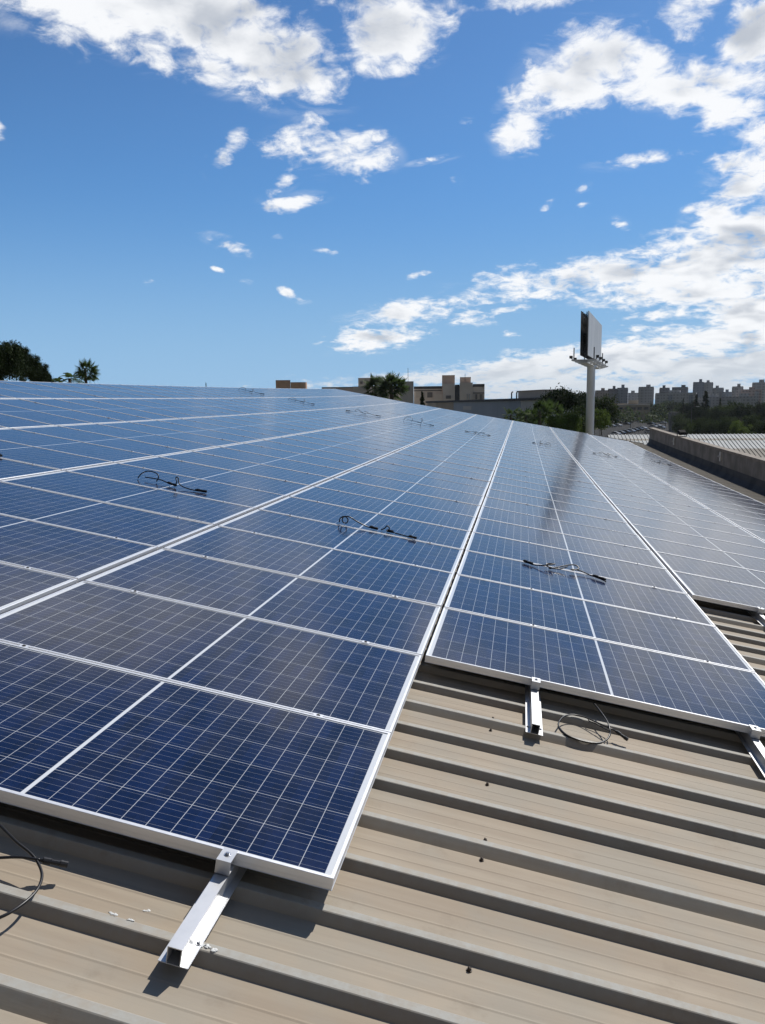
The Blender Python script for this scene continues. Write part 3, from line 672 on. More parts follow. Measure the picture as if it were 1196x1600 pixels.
def palm(x, y, dist, rad, label, fronds=34, droop=1.0, seed=1, group=None, feather=False):
    """y is the height of the crown's centre in the photo"""
    r_ = random.Random(seed); c_ = at(x, y, dist); hz = c_.z
    root = thing('palm_tree', label, 'palm', (c_.x, c_.y, 0), 0, group)
    g = G(); n = 14
    g.tube([(.15*math.sin(i*.3), 0, hz*i/n) for i in range(n+1)], [.12*rad*(1.15-.4*i/n)*(1.04 if i % 2 else .98) for i in range(n+1)], 10); obj('trunk', g.me('palm_trunk', m_bark, True), root)
    V = []; Fq = []; tone = []
    for k in range(fronds):
        an = k*2.399+r_.random()*.3; el = r_.uniform(-.75, 1.25) if not feather else r_.uniform(-.2, 1.2); L = rad*r_.uniform(.75, 1.05)
        d = Vector((math.cos(an)*math.cos(el), math.sin(an)*math.cos(el), math.sin(el))); side_ = Vector((-math.sin(an), math.cos(an), 0)); tn = r_.random()
        def pt(s_): return Vector((0,0,hz))+d*L*s_+Vector((0,0,-1))*droop*L*.42*s_*s_
        def quad(a, b, w0, w1, nrm):
            k0 = len(V); V.extend([tuple(a-nrm*w0), tuple(a+nrm*w0), tuple(b+nrm*w1), tuple(b-nrm*w1)]); Fq.append((k0,k0+1,k0+2,k0+3)); tone.extend([tn]*4)
        for i in range(5): quad(pt(i/5*.98), pt((i+1)/5*.98), .012*rad, .01*rad, side_)
        if feather:
            for i in range(22):
                s_ = .15+.85*i/22; p = pt(s_)
                for sg in (-1, 1):
                    q_ = p+(side_*sg*.8+d*.5+Vector((0,0,-.35*droop))).normalized()*L*.26*(1-.5*abs(s_-.45)); quad(p, q_, .016*rad, .004*rad, d)
        else:
            p = pt(.55); nl = 17
            for i in range(nl):
                a_ = (i/(nl-1)-.5)*3.6; q_ = p+(d*math.cos(a_)+side_*math.sin(a_)).normalized()*L*.44*(1-.12*abs(a_))+Vector((0,0,-1))*L*.16*droop*abs(a_)
                quad(p, q_, .022*rad, .010*rad, side_.cross(d)*.5+side_*math.cos(a_)-d*math.sin(a_)); 
    me = mesh('palm_crown', V, Fq, m_palm); al = me.attributes.new('tone','FLOAT','POINT'); al.data.foreach_set('value', tone)
    obj('crown', me, root); return root

# beyond the ridge, left
tree('pine_tree', 'wide_pine', -16, 531, 42, 'tallest dark pine at the left frame edge behind the ridge', 70)
tree('pine_tree', 'wide_pine', 18, 541, 43, 'second tallest dark pine near the left frame edge behind the ridge', 40)
tree('pine_tree', 'wide_pine', 40, 552, 45, 'middle dark pine in the clump at left behind the ridge', 36)
tree('pine_tree', 'wide_pine', 57, 566, 46, 'low dark pine near the right end of the clump behind the ridge', 30)
tree('pine_tree', 'wide_pine', 71, 583, 47, 'lowest and rightmost dark pine of the clump behind the ridge', 20)
palm(136, 575, 52, .88, 'single fan palm standing clear against the sky behind the ridge', 46, 1.5, 3)
palm(112, 591, 55, 1.2, 'half hidden drooping palm left of the fan palm behind the ridge', 16, 1.5, 5, feather=True)
palm(88, 597, 50, 1.0, 'palm frond tips just peeping over the ridge by the pines', 12, 1.5, 8, feather=True)
tree('cypress', 'spire', 322, 597, 120, 'tiny dark treetop poking above the middle of the ridge', 5)
# before and beside the big building
palm(588, 603, 118, 2.5, 'left one of two palms before the big concrete building', 64, 1.0, 11)
palm(613, 602, 112, 2.8, 'right one of two palms before the big concrete building', 70, 1.0, 12)
tree('conifer', 'cone', 660, 611, 100, 'dark pointed conifer below the big concrete building', 17)
palm(800, 648, 95, 1.5, 'small spiky palm over the far roof edge before the low warehouse', 22, .8, 13)
palm(824, 648, 88, 1.6, 'bushy palm right of the small spiky one before the low warehouse', 26, 1.0, 14)
palm(845, 642, 80, 1.6, 'leftmost tall palm of the row left of the billboard pole', 34, 1.0, 15)
palm(861, 640, 84, 1.7, 'second tall palm of the row left of the billboard pole', 34, 1.0, 16)
tree('pine_tree', 'umbrella', 876, 613, 112, 'broad dark pine left of the billboard pole', 66)
tree('pine_tree', 'umbrella', 905, 618, 116, 'dark pine right behind the billboard pole', 52)
tree('broad_tree', 'broad', 890, 634, 100, 'dark leafy tree low behind the light shrubs beside the pole', 60)
tree('shrub', 'light', 868, 652, 72, 'left light green shrub over the roof edge', 34)
tree('shrub', 'light', 890, 650, 76, 'right light green shrub by the billboard pole', 40)
tree('shrub', 'light', 938, 642, 105, 'light green tree just right of the billboard pole', 34)
tree('broad_tree', 'broad2', 944, 622, 125, 'dark tree right of the billboard pole behind the light green one', 46)
tree('broad_tree', 'broad', 830, 636, 120, 'dark tree behind the bushy palms before the low warehouse', 40)

# ------------------------------------------------------------------ big billboard
m_steelw = noisy('white_painted_steel', (.88,.89,.90), (.80,.815,.83), .6, .5, stretch=(1,1,.3))
m_face = noisy('blank_billboard_face', (.62,.63,.64), (.50,.515,.53), .5, .55, stretch=(1,1,.25))
m_shadest = mat('shade_toned_steel', (.045,.05,.055), .6)  # near-black colour holds the shade between the two billboard faces
pb = at(923.5, 600, 76.5); dx = at(941, 600, 84)-at(921, 600, 70.5); ang = math.atan2(dx.y, dx.x); LEN = math.hypot(dx.x, dx.y)
bb = thing('billboard', 'tall double sided billboard on a white pole, its faces blank', 'billboard', (pb.x, pb.y, 0), ang)
zt = at(921, 487, 70.5).z; zb = at(921, 555.5, 70.5).z; zp = zb-.35
pr = 6.1/F_PX*77
g = G().tube([(0,0,0),(0,0,zp-.6),(0,0,zp-.4),(0,0,zp-.15)], [pr*1.03,pr*.98,pr*1.0,pr*1.3], 28); o = obj('pole', g.me('pole', m_steelw, True), bb)
hw = LEN/2; sepd = .27
g = G()
for x in np.linspace(-hw, hw-1.3, 10):                    # face built of upright sheets
    pass
nS = 9
for k in range(nS):
    x0 = -hw+LEN*k/nS; x1 = -hw+LEN*(k+1)/nS
    g.box((x0+.006, -sepd-.06, zb), (x1-.006, -sepd+.0, zt))
obj('face', g.me('face', m_face), bb)['label'] = 'pale sheet face turned to the right'
g = G()
for k in range(nS):
    x0 = -hw+LEN*k/nS; x1 = -hw+LEN*(k+1)/nS
    g.box((x0+.006, sepd, zb), (x1-.006, sepd+.06, zt))
obj('face', g.me('face', m_shadest), bb)['label'] = 'dark face seen from its back'
g = G()
for x in np.linspace(-hw+.1, hw-.1, 12):
    for sgn in (-1, 1): g.box((x-.04, sgn*(sepd-.1)-.04, zb-.05), (x+.04, sgn*(sepd-.1)+.04, zt-.06))
    for zz_ in (zt-.3, (zt+zb)/2, zb+.3): g.box((x-.03, -sepd+.14, zz_), (x+.03, sepd-.14, zz_+.06))
for zz_ in np.linspace(zb+.3, zt-.5, 5):
    for sgn in (-1, 1): g.box((-hw, sgn*(sepd-.13)-.025, zz_), (hw, sgn*(sepd-.13)+.025, zz_+.05))
obj('truss', g.me('truss', m_shadest), bb)
g = G(); PWID = 16.5/F_PX*77
g.box((-hw, -PWID*.55, zp-.12), (hw, -sepd-.1, zp-.06)); g.box((-hw, sepd+.1, zp-.12), (hw, PWID*.55, zp-.06)); g.box((-hw, -.3, zp-.30), (hw, .3, zp-.06))
for x in np.linspace(-hw, hw-.1, 6): g.add([(x,-PWID,zp-.10),(x+.1,-PWID,zp-.10),(x+.1,PWID,zp-.10),(x,PWID,zp-.10),(x,-.4,zp-.27),(x+.1,-.4,zp-.27),(x+.1,.4,zp-.27),(x,.4,zp-.27),(x,-PWID,zp),(x+.1,-PWID,zp),(x+.1,PWID,zp),(x,PWID,zp)],
    [(0,4,5,1),(4,7,6,5),(7,3,2,6),(8,9,10,11),(0,1,9,8),(3,11,10,2),(0,8,11,3,7,4),(1,5,6,2,10,9)])
obj('walkway', g.me('walkway', m_steelw), bb)
for sgn in (-1, 1):
    for x in (-hw, hw*.3):
        g = G().tube([(x,sgn*PWID*.8,zp),(x,sgn*PWID*.8,zp+1.0)], .045, 8); obj('post', g.me('post', m_flash), bb)
    for x in (-hw+.3, -hw*.5, 0, hw*.5):
        lg = G().tube([(x,sgn*PWID*.9,zp-.02),(x,sgn*PWID*1.05,zp+.15)], .04, 6); lo = obj('lamp_arm', lg.me('lamp_arm', m_flash), bb)
        lg = G().box((x-.2, sgn*PWID*1.06-.12, zp+.12), (x+.2, sgn*PWID*1.06+.12, zp+.34)); obj('floodlight', lg.me('floodlight', m_flash), lo)

# ------------------------------------------------------------------ buildings behind
def facade_block(root, name, xl, xr, ytop, dist, depth, m, base=0.0, dist_r=None, cap=None):
    """an upright block whose front spans two photo columns; children of root in world axes"""
    a = at(xl, ytop, dist); b = at(xr, ytop, dist_r or dist); z = max(a.z, b.z) if dist_r is None else (a.z+b.z)/2
    d = Vector((b.x-a.x, b.y-a.y, 0)).normalized(); nrm = Vector((-d.y, d.x, 0))*depth
    A, B = Vector((a.x,a.y,0)), Vector((b.x,b.y,0)); q = [A, B, B+nrm, A+nrm]
    g = G(); off = root.location
    g.add([p+Vector((0,0,base))-off for p in q]+[p+Vector((0,0,z))-off for p in q], [(0,3,2,1),(4,5,6,7),(0,1,5,4),(1,2,6,5),(2,3,7,6),(3,0,4,7)])
    o = obj(name, g.me(name, m), root)
    return o, a, b, z, d, nrm.normalized()
def strip(root, name, A, B, z0, z1, out, d, nrm, m, th=.06, ends=0.0):
    """a thin box on a front: along A-B, from z0 to z1, standing proud by out"""
    g = G(); off = root.location; a = Vector((A.x,A.y,0))-nrm*out; b = Vector((B.x,B.y,0))-nrm*out
    q = [a, b, b+nrm*th, a+nrm*th]
    g.add([p+Vector((0,0,z0))-off for p in q]+[p+Vector((0,0,z1))-off for p in q], [(0,3,2,1),(4,5,6,7),(0,1,5,4),(1,2,6,5),(2,3,7,6),(3,0,4,7)])
    return obj(name, g.me(name, m), root)
m_bconc = noisy('building_concrete', (.68,.61,.54), (.76,.69,.62), .25, .9)
m_bconc2 = noisy('darker_building_concrete', (.56,.51,.46), (.64,.585,.53), .25, .9)
m_pink = noisy('pinkish_render', (.66,.50,.40), (.72,.56,.46), .3, .9)
m_orange = noisy('ochre_render', (.80,.47,.28), (.86,.54,.34), .3, .9)
m_win = mat('dark_window_glass', (.02,.024,.03), .15)
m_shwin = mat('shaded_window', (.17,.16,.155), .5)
m_paleframe = mat('pale_window_frame', (.5,.5,.5), .5)
m_roofdark = mat('dark_roof_edge', (.06,.06,.065), .7)

# ochre hut beyond the ridge
a0 = at(455, 600, 150)
hut = thing('rooftop_building', 'small ochre building peeping over the ridge', 'building', (a0.x, a0.y, 0))
facade_block(hut, 'wall', 431, 454, 594, 150, 5, m_orange)
# rounded right half
a = at(454.3, 597.2, 150); b = at(480, 597.2, 150); g = G(); n = 12; W_ = (b-a).length
dd = Vector((b.x-a.x,b.y-a.y,0)).normalized(); nn = Vector((-dd.y,dd.x,0)); pts = []
for k in range(n+1):
    th_ = k/n*1.57; pts.append(Vector((a.x,a.y,0))+dd*(W_*.55+W_*.45*math.sin(th_))+nn*(W_*.45*(1-math.cos(th_))))
poly = [Vector((a.x,a.y,0))]+pts+[Vector((a.x,a.y,0))+dd*W_+nn*4, Vector((a.x,a.y,0))+nn*4]
k = len(poly); z1 = a.z
g.add([p-hut.location for p in poly]+[p+Vector((0,0,z1))-hut.location for p in poly], [tuple(range(k, 2*k))]+[(i, (i+1) % k, k+(i+1) % k, k+i) for i in range(k)])
obj('wall', g.me('wall', m_orange), hut)
# long low roofline right of the hut
a1 = at(520, 605, 170)
lb = thing('rooftop_building', 'long flat dark roofline between the ochre building and the big concrete one', 'building', (a1.x, a1.y, 0))
_, A, B, z, d, nr_ = facade_block(lb, 'wall', 503, 552, 606.5, 170, 10, m_bconc2)
strip(lb, 'roof_edge', A, B, z+.01, z+.2, .15, d, nr_, m_roofdark, .4)
# big concrete building
c0 = at(655, 620, 260)
big = thing('concrete_building', 'big stepped concrete building with two square roof towers', 'building', (c0.x, c0.y, 0))
def blk(xl, xr, yt, dist=260, depth=14, m=m_bconc, name='wall'): return facade_block(big, name, xl, xr, yt, dist, depth, m)
blk(560, 579, 590.5, 262, 10, m_bconc2); blk(551, 572, 604, 250, 8, m_bconc); blk(579, 626, 603, 262, 14, m_bconc2)
blk(625.5, 646.5, 596, 246, 12, m_bconc2)
_, A, B, z, d, nr_ = blk(647, 757.5, 605, 262, 18); strip(big, 'roof_edge', A, B, z-.6, z+.25, .12, d, nr_, m_roofdark, .5)
_, A, B, z, d, nr_ = blk(692, 711, 599.5, 256, 10)
_, A, B, z, d, nr_ = blk(691, 711, 587.5, 259, 8, m_pink, 'tower'); strip(big, 'tower_cap', A, B, z, z+.25, .2, d, nr_, m_bconc, 8)
_, A, B, z, d, nr_ = blk(718.5, 739, 598, 256, 10)
_, A, B, z, d, nr_ = blk(719, 736, 590.5, 259, 8, m_pink, 'tower'); strip(big, 'tower_cap', A, B, z, z+.25, .2, d, nr_, m_bconc, 8)
_, A, B, z, d, nr_ = blk(711.2, 718.3, 601, 260, 8, m_win, 'shaded_recess')  # dark block paints in the shade of the recess between the towers
_, A, B, z, d, nr_ = blk(739.2, 757.5, 601, 259, 12); strip(big, 'roof_edge', A, B, z-.7, z+.2, .12, d, nr_, m_roofdark, .5)
_, A, B, z, d, nr_ = blk(678, 691.5, 616, 257, 6, m_bconc, 'wing')
# balcony / floor bands and windows
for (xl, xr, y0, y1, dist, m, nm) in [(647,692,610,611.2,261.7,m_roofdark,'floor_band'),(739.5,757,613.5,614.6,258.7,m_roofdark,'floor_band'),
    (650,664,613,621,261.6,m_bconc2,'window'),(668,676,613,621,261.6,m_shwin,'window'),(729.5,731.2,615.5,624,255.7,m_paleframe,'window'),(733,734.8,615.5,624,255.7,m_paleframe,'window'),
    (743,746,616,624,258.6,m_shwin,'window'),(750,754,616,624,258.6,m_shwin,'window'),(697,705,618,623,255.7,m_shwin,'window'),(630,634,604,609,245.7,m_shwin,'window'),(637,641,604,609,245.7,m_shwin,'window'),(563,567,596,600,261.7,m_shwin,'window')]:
    A = at(xl, y1, dist); B = at(xr, y1, dist); z0 = at(xl, y1, dist).z; z1 = at(xl, y0, dist).z
    d = Vector((B.x-A.x,B.y-A.y,0)).normalized(); strip(big, nm, A, B, z0, z1, .02, d, Vector((-d.y,d.x,0)), m, .3)
for (x, y0, y1) in ((638,575,597),(579.5,587,600),(582,590,603),(727,584,591)):
    p = at(x, y1, 250); q = at(x, y0, 250); g = G().tube([(0,0,0),(0,0,q.z-p.z+1)], .07, 6); obj('antenna', g.me('antenna', m_flash), big, Vector((p.x,p.y,p.z-1))-big.location)
# low warehouse with the blue wall
c1 = at(760, 640, 165)
low = thing('low_warehouse', 'long low warehouse with a slate blue wall and flat roof', 'building', (c1.x, c1.y, 0))
m_blue = noisy('slate_blue_cladding', (.30,.36,.45), (.36,.42,.51), .4, .6, stretch=(1,1,.1))
m_pale = noisy('pale_cladding', (.60,.61,.62), (.66,.67,.68), .3, .7)
m_beige = noisy('beige_cladding', (.42,.38,.33), (.47,.43,.38), .3, .8)
hR = 1.12
def wpt(x):
    # point of the long wall's plane seen at photo column x
    P0, P1 = at(668, 630, 199), at(872, 630, 130); r0 = at(x, 630, 1.0)
    rx, ry = r0.x, r0.y; ex, ey = P1.x-P0.x, P1.y-P0.y
    t_ = (P0.x*ey-P0.y*ex)/(rx*ey-ry*ex); return Vector((rx*t_, ry*t_, 0))
for (xl, xr, m) in ((668,681.8,m_bconc2),(682,708.8,m_beige),(709,813.5,m_blue),(813.8,866,m_pale)):
    A, B = wpt(xl), wpt(xr); d = (B-A).normalized(); nr_ = Vector((-d.y,d.x,0))
    strip(low, 'wall', A, B, 0, H+hR-.45, 0, d, nr_, m, 5)
A, B = wpt(668), wpt(866); d = (B-A).normalized(); nr_ = Vector((-d.y,d.x,0))
strip(low, 'roof_edge', A-d*.4, B+d*.4, H+hR-.446, H+hR, .35, d, nr_, m_roofdark, 5.7)
A = at(798, 613, 150); B = at(836, 613, 150); A, B = wpt(798), wpt(836); off = nr_*1.5
strip(low, 'roof_room', A+off, B+off, H+hR+.004, H+hR+1.25, 0, d, nr_, m_bconc, 3); strip(low, 'roof_room', A+off-d*.3, B+off+d*.3, H+hR+1.254, H+hR+1.4, .2, d, nr_, m_bconc2, 3.4)
for x in (770, 777.5, 781.5, 791.5):
    p = wpt(x)+nr_*4; g = G().tube([(0,0,0),(0,0,1.15),(.12,0,1.35),(.3,0,1.35)], .13, 8); obj('vent_pipe', g.me('vent_pipe', m_flash), low, Vector((p.x,p.y,H+hR))-low.location)
A, B = wpt(724), wpt(737); strip(low, 'window', A, B, H-1.0, H-.2, .03, d, nr_, m_paleframe, .1)
# ribbed roof of the neighbouring hall
m_sheet = noisy('pale_ribbed_sheet', (.36,.385,.40), (.43,.455,.47), .6, .8)
m_sheetb = noisy('beige_ribbed_sheet', (.21,.195,.17), (.26,.24,.21), .6, .85)
nb0 = at(1060, 680, 70)
nb = thing('neighbouring_hall', 'neighbouring hall with pale and beige ribbed roof beyond the parapet', 'building', (nb0.x, nb0.y, 0))
zrid = at(1100, 679, 70).z
# the hall stands square to the warehouse; ribs run up its slope along world Y
xa0, xa1 = 7.3, 62.0; yr = at(1060, 680, 70).y; sl_t = math.tan(math.radians(15))
bands = [(0,1.15,m_sheet),(1.15,1.65,m_sheetb),(1.65,3.7,m_sheet),(3.7,5.9,m_sheetb),(5.9,8.6,m_sheet),(8.6,16.5,m_sheetb)]
def ribbed(x0, x1, ya, za, yb, zb_, m, nm, pitch=.30):
    g = G(); x = x0; P = []
    while x < x1:
        P += [(x,0),(x+.17,0),(x+.19,.05),(x+.27,.05),(x+.29,0)]; x += pitch
    n = len(P); V = [(px,ya,za+h) for px, h in P]+[(px,yb,zb_+h) for px, h in P]
    off = nb.location
    g.add([Vector(v)-off for v in V], [(i,i+1,n+i+1,n+i) for i in range(n-1)]); return obj(nm, g.me(nm, m), nb)
for (s0, s1, m) in bands:
    ribbed(xa0, xa1, yr-s1, zrid-s1*sl_t, yr-s0, zrid-s0*sl_t, m, 'roof_sheet')
ribbed(xa0, xa1, yr, zrid, yr+16, zrid-16*sl_t, m_sheetb, 'roof_sheet')
off = nb.location
g = G().box((xa0+.1-off.x, yr-16.3-off.y, 0), (xa1-off.x, yr+15.8-off.y, zrid-16.5*sl_t)); obj('wall', g.me('wall', m_wall), nb)
g = G(); 
for x in (xa0+.15, xa1-.15):
    g.add([Vector((x,yr-16.3,zrid-16.5*sl_t))-off, Vector((x,yr+15.8,zrid-16.5*sl_t))-off, Vector((x,yr,zrid-.05))-off], [(0,1,2)])
obj('gable', g.me('gable', m_wall), nb)

# ------------------------------------------------------------------ car park: cars, tower, lamp posts
car_paints = {'white': mat('white_car_paint', (.7,.7,.7), .25), 'silver': mat('silver_car_paint', (.45,.46,.48), .25, .4), 'black': mat('black_car_paint', (.012,.012,.014), .2),
              'grey': mat('grey_car_paint', (.12,.125,.13), .25, .3), 'red': mat('red_car_paint', (.3,.02,.02), .25), 'blue': mat('blue_car_paint', (.03,.06,.18), .25)}
m_tyre = mat('tyre_rubber', (.015,.015,.015), .8); m_rim = mat('rim_metal', (.5,.5,.52), .3, .8)
m_lampr = mat('tail_lamp', (.25,.01,.01), .3); m_lampw = mat('head_lamp', (.7,.7,.7), .2)
def car_body(m):
    prof_ = [(-2.1,.35),(-2.15,.62),(-2.05,.92),(-1.55,1.0),(-.95,1.02),(.95,1.02),(1.75,.98),(2.1,.9),(2.12,.5),(2.05,.3)]
    g = G(); hw_ = .86; n = len(prof_)
    V = [(x,-hw_*(.97 if abs(x) > 2 else 1),z) for x, z in prof_]+[(x,hw_*(.97 if abs(x) > 2 else 1),z) for x, z in prof_]
    g.add(V, [tuple(range(n))[::1], tuple(range(2*n-1, n-1, -1))]+[(i,n+i,n+(i+1) % n,(i+1) % n) for i in range(n)])
    # roof skin and pillars
    g.add([(-.75,-.62,1.42),(.75,-.62,1.44),(.75,.62,1.44),(-.75,.62,1.42),(-.75,-.62,1.47),(.7,-.6,1.49),(.7,.6,1.49),(-.75,.6,1.47)], [(0,3,2,1),(4,5,6,7),(0,1,5,4),(1,2,6,5),(2,3,7,6),(3,0,4,7)])
    return g.me('car_body', m)
g = G().add([(-1.35,-.80,1.0),(1.55,-.80,1.0),(1.55,.80,1.0),(-1.35,.80,1.0),(-.72,-.64,1.425),(.76,-.64,1.445),(.76,.64,1.445),(-.72,.64,1.425)], [(0,3,2,1),(0,1,5,4),(1,2,6,5),(2,3,7,6),(3,0,4,7)])
me_cab = g.me('cabin_glass', m_win)
g = G().tube([(0,-.11,0),(0,.11,0)], .31, 18); me_ty = g.me('tyre', m_tyre); g = G().tube([(0,-.115,0),(0,.115,0)], .19, 14); me_ri = g.me('rim', m_rim)
bodies = {k: car_body(m) for k, m in car_paints.items()}
me_hl = G().box((-.03,-.16,-.07), (.03,.16,.07)).me('headlight', m_lampw); me_tl = G().box((-.03,-.14,-.09), (.03,.14,.09)).me('tail_light', m_lampr)
def car(p, rz, colr, lab):
    root = thing('parked_car', lab, 'car', (p.x, p.y, .006), rz, 'cars parked beyond the roof')
    obj('body', bodies[colr], root); obj('cabin_glass', me_cab, root)
    for x in (-1.3, 1.3):
        for y in (-.78, .78):
            wh = obj('wheel', me_ty, root, (x, y, .31)); obj('rim', me_ri, wh)
    for y in (-.6, .6): obj('headlight', me_hl, root, (-2.12, y, .72)); obj('tail_light', me_tl, root, (2.11, y, .78))
ROWS = [('front row by the roof edge', [(962,680.5,'white'),(970,679,'black'),(978,677.4,'black'),(985.5,675.8,'silver'),(992,674.2,'black'),(998.5,672.7,'black'),(1004,671.2,'white')]),
        ('middle row of the car park', [(945,668.5,'white'),(956,667.5,'grey'),(966,666.5,'white'),(980,664,'black')]),
        ('row under the dark trees', [(958,661.5,'black'),(968,661,'white'),(985,660.5,'grey'),(1000,660,'white'),(1012,660,'silver'),(975,657.6,'white'),(990,657.4,'white'),(1007,657.2,'silver'),(950,660.5,'white'),(1026,660,'white'),(1036,662,'white')]),
        ('right row by the small tower', [(1015,677,'white'),(1024,675,'grey'),(1021,668.5,'white'),(1027,667,'white'),(1033,670,'silver'),(1018,664,'black'),(1066,677,'white'),(1073,676,'silver')])]
CWORD = {'white':'white','black':'black','silver':'silver','grey':'dark grey'}
base_dir = gp(1004,671)-gp(962,680.5); row_a = math.atan2(base_dir.y, base_dir.x)+math.pi/2-.5
for (rn, lst) in ROWS:
    for i, (x, y, colr) in enumerate(lst):
        car(gp(x, y), row_a+rng.uniform(-.05,.05), colr, '%s car parked %s in the %s' % (CWORD[colr], ordinal(i+1)+' from the left', rn))
tp = gp(1052, 673)
tw = thing('concrete_tower', 'small tapered concrete tower standing in the car park', 'tower', (tp.x, tp.y, 0), .3)
dT = math.hypot(tp.x, tp.y); hT = 27/F_PX*dT; g = G(); wT = 5.6/F_PX*dT
g.add([(-wT*.8,-wT*.8,0),(wT*.8,-wT*.8,0),(wT*.8,wT*.8,0),(-wT*.8,wT*.8,0),(-wT,-wT,hT*.75),(wT,-wT,hT*.75),(wT,wT,hT*.75),(-wT,wT,hT*.75),(-wT,-wT,hT),(wT,-wT,hT),(wT,wT,hT),(-wT,wT,hT)],
      [(0,1,5,4),(1,2,6,5),(2,3,7,6),(3,0,4,7),(4,5,9,8),(5,6,10,9),(6,7,11,10),(7,4,8,11),(8,9,10,11)])
obj('shaft', g.me('shaft', m_concrete), tw)
g = G().box((-wT*.45,-wT-.05,hT*.55), (wT*.45,-wT*.9,hT*.8)); obj('window', g.me('window', m_win), tw)
def lamp(x, ybase, ytop, lab):
    p = gp(x, ybase); dd_ = math.hypot(p.x, p.y); h = (ybase-ytop)/F_PX*dd_
    root = thing('street_lamp', lab, 'street lamp', (p.x, p.y, 0), 0, 'street lamps around the car park')
    g = G().tube([(0,0,0),(0,0,h)], [.16,.1], 8).tube([(0,0,h),(.5,0,h+.25),(1.4,0,h+.3)], .07, 6); obj('post', g.me('post', m_flash), root)
    g = G().box((1.2,-.2,h+.2), (2.2,.2,h+.36)); obj('lamp_head', g.me('lamp_head', m_white), root)
lamp(985.5, 672, 655, 'street lamp among the parked cars right of the billboard pole')
lamp(1079, 690, 641, 'tall lamp post right of the small concrete tower')
lamp(1040, 668, 650, 'street lamp left of the small concrete tower')

# trees round the car park
def wood(lst, group):
    for (nm, kd, x, y, dist, wpx, lab) in lst: tree(nm, kd, x, y, dist, lab, wpx, group)
G2 = 'trees around the car park'
TL = []
kinds = ['broad', 'broad2', 'umbrella', 'broad', 'wide_pine']
row1 = [(957,638,610),(972,640,620),(988,634,640),(1003,637,615),(1017,632,640),(1030,629,600),(1044,628,610),(1058,630,560),(1070,628,430),(1083,630,400)]
for i, (x, y, dd_) in enumerate(row1):
    TL.append(('broad_tree', kinds[i % 5], x, y, dd_, 24, 'dark tree %s from the left in the line behind the parked cars' % ordinal(i+1)))
row2 = [(1092,640,300),(1106,636,310),(1120,641,290),(1134,632,300),(1148,630,320),(1160,638,290),(1173,630,310),(1186,634,300),(1198,628,310),(1212,632,300),(1228,634,300)]
for i, (x, y, dd_) in enumerate(row2):
    TL.append(('broad_tree', kinds[(i+2) % 5], x, y, dd_, 30, 'dark tree %s from the left in the line behind the ribbed hall roof' % ordinal(i+1)))
row3 = [(1068,655,280),(1085,658,230),(1100,655,220),(1117,655,215),(1138,653,210),(1156,660,180),(1176,650,200),(1195,655,190),(1215,655,190)]
for i, (x, y, dd_) in enumerate(row3):
    TL.append(('broad_tree', ['broad2','broad','light'][i % 3] if i == 5 else ['broad2','broad'][i % 2], x, y, dd_, 30, 'leafy tree %s from the left right behind the ribbed hall roof' % ordinal(i+1)))
TL += [('cypress','spire',1089,615,360,12,'dark slim cypress rising before the tall towers, left one'),('conifer','cone',1103.5,610,350,20,'taller dark conifer rising above the tree line on the right'),
       ('cypress','spire',1126,621,360,9,'small slim cypress right of the taller conifer'),('cypress','spire',1068,622,380,7,'thin treetop above the trees left of the cypress')]
row4 = [(930,640,330),(938,645,420),(1064,645,350),(1038,643,560),(1022,645,590)]
for i, (x, y, dd_) in enumerate(row4):
    TL.append(('broad_tree', 'broad', x, y, dd_, 24, 'low dark tree %s from the left right behind the parked cars' % ordinal(i+1)))
wood(TL, G2)
# the far-off wood that closes the view
r_ = np.random.RandomState(5); V = []; Fq = []; tone = []
for k in range(260):
    dist = r_.uniform(480, 800); x = r_.uniform(640, 1420); p = at(x, 632, dist); hh = r_.uniform(6, 11); R_ = r_.uniform(4, 9); tn = r_.rand()
    for j in range(60):
        d_ = r_.randn(3); d_ /= np.linalg.norm(d_); d_[2] = abs(d_[2]); o_ = np.array((p.x,p.y,0))+d_*np.array((R_,R_,hh))*(.6+.4*r_.rand())
        a = r_.randn(3); b = r_.randn(3); a /= np.linalg.norm(a); b /= np.linalg.norm(b); l_ = r_.uniform(.6, 1.6)
        kk = len(V); V += [tuple(o_-a*l_), tuple(o_+b*l_), tuple(o_+a*l_), tuple(o_-b*l_)]; Fq.append((kk,kk+1,kk+2,kk+3)); tone += [tn]*4
me = mesh('distant_wood', V, Fq, m_leaf); al = me.attributes.new('tone','FLOAT','POINT'); al.data.foreach_set('value', tone)
struct(obj('distant_wood', me), 'stuff')

# ------------------------------------------------------------------ the town on the horizon
def block_mat(name, wall, win, sx=3.2, sz=3.0):
    m = mat(name, wall, .85); t = NT(m.node_tree); c = t.new('ShaderNodeTexCoord'); s = t.new('ShaderNodeSeparateXYZ'); t.put(s.inputs[0], c.outputs['Object'])
    hx = t.m('ADD', s.outputs[0], s.outputs[1])
    fx_ = t.m('FRACT', t.m('DIVIDE', hx, sx)); fz_ = t.m('FRACT', t.m('DIVIDE', s.outputs[2], sz))
    wmask = t.m('MULTIPLY', t.m('MULTIPLY', t.m('GREATER_THAN', fx_, .35), t.m('LESS_THAN', fx_, .8)), t.m('MULTIPLY', t.m('GREATER_THAN', fz_, .3), t.m('LESS_THAN', fz_, .75)))
    t.put(bsdf(m).inputs['Base Color'], t.mix(wmask, (*wall,1), (*win,1))); return m
mb = [block_mat('pink_block', (.42,.33,.30), (.2,.17,.16)), block_mat('blue_grey_block', (.25,.29,.36), (.14,.16,.2)), block_mat('grey_block', (.36,.37,.39), (.19,.20,.21)),
      block_mat('dark_block', (.13,.14,.17), (.08,.09,.1)), block_mat('pale_block', (.45,.455,.47), (.27,.275,.29))]
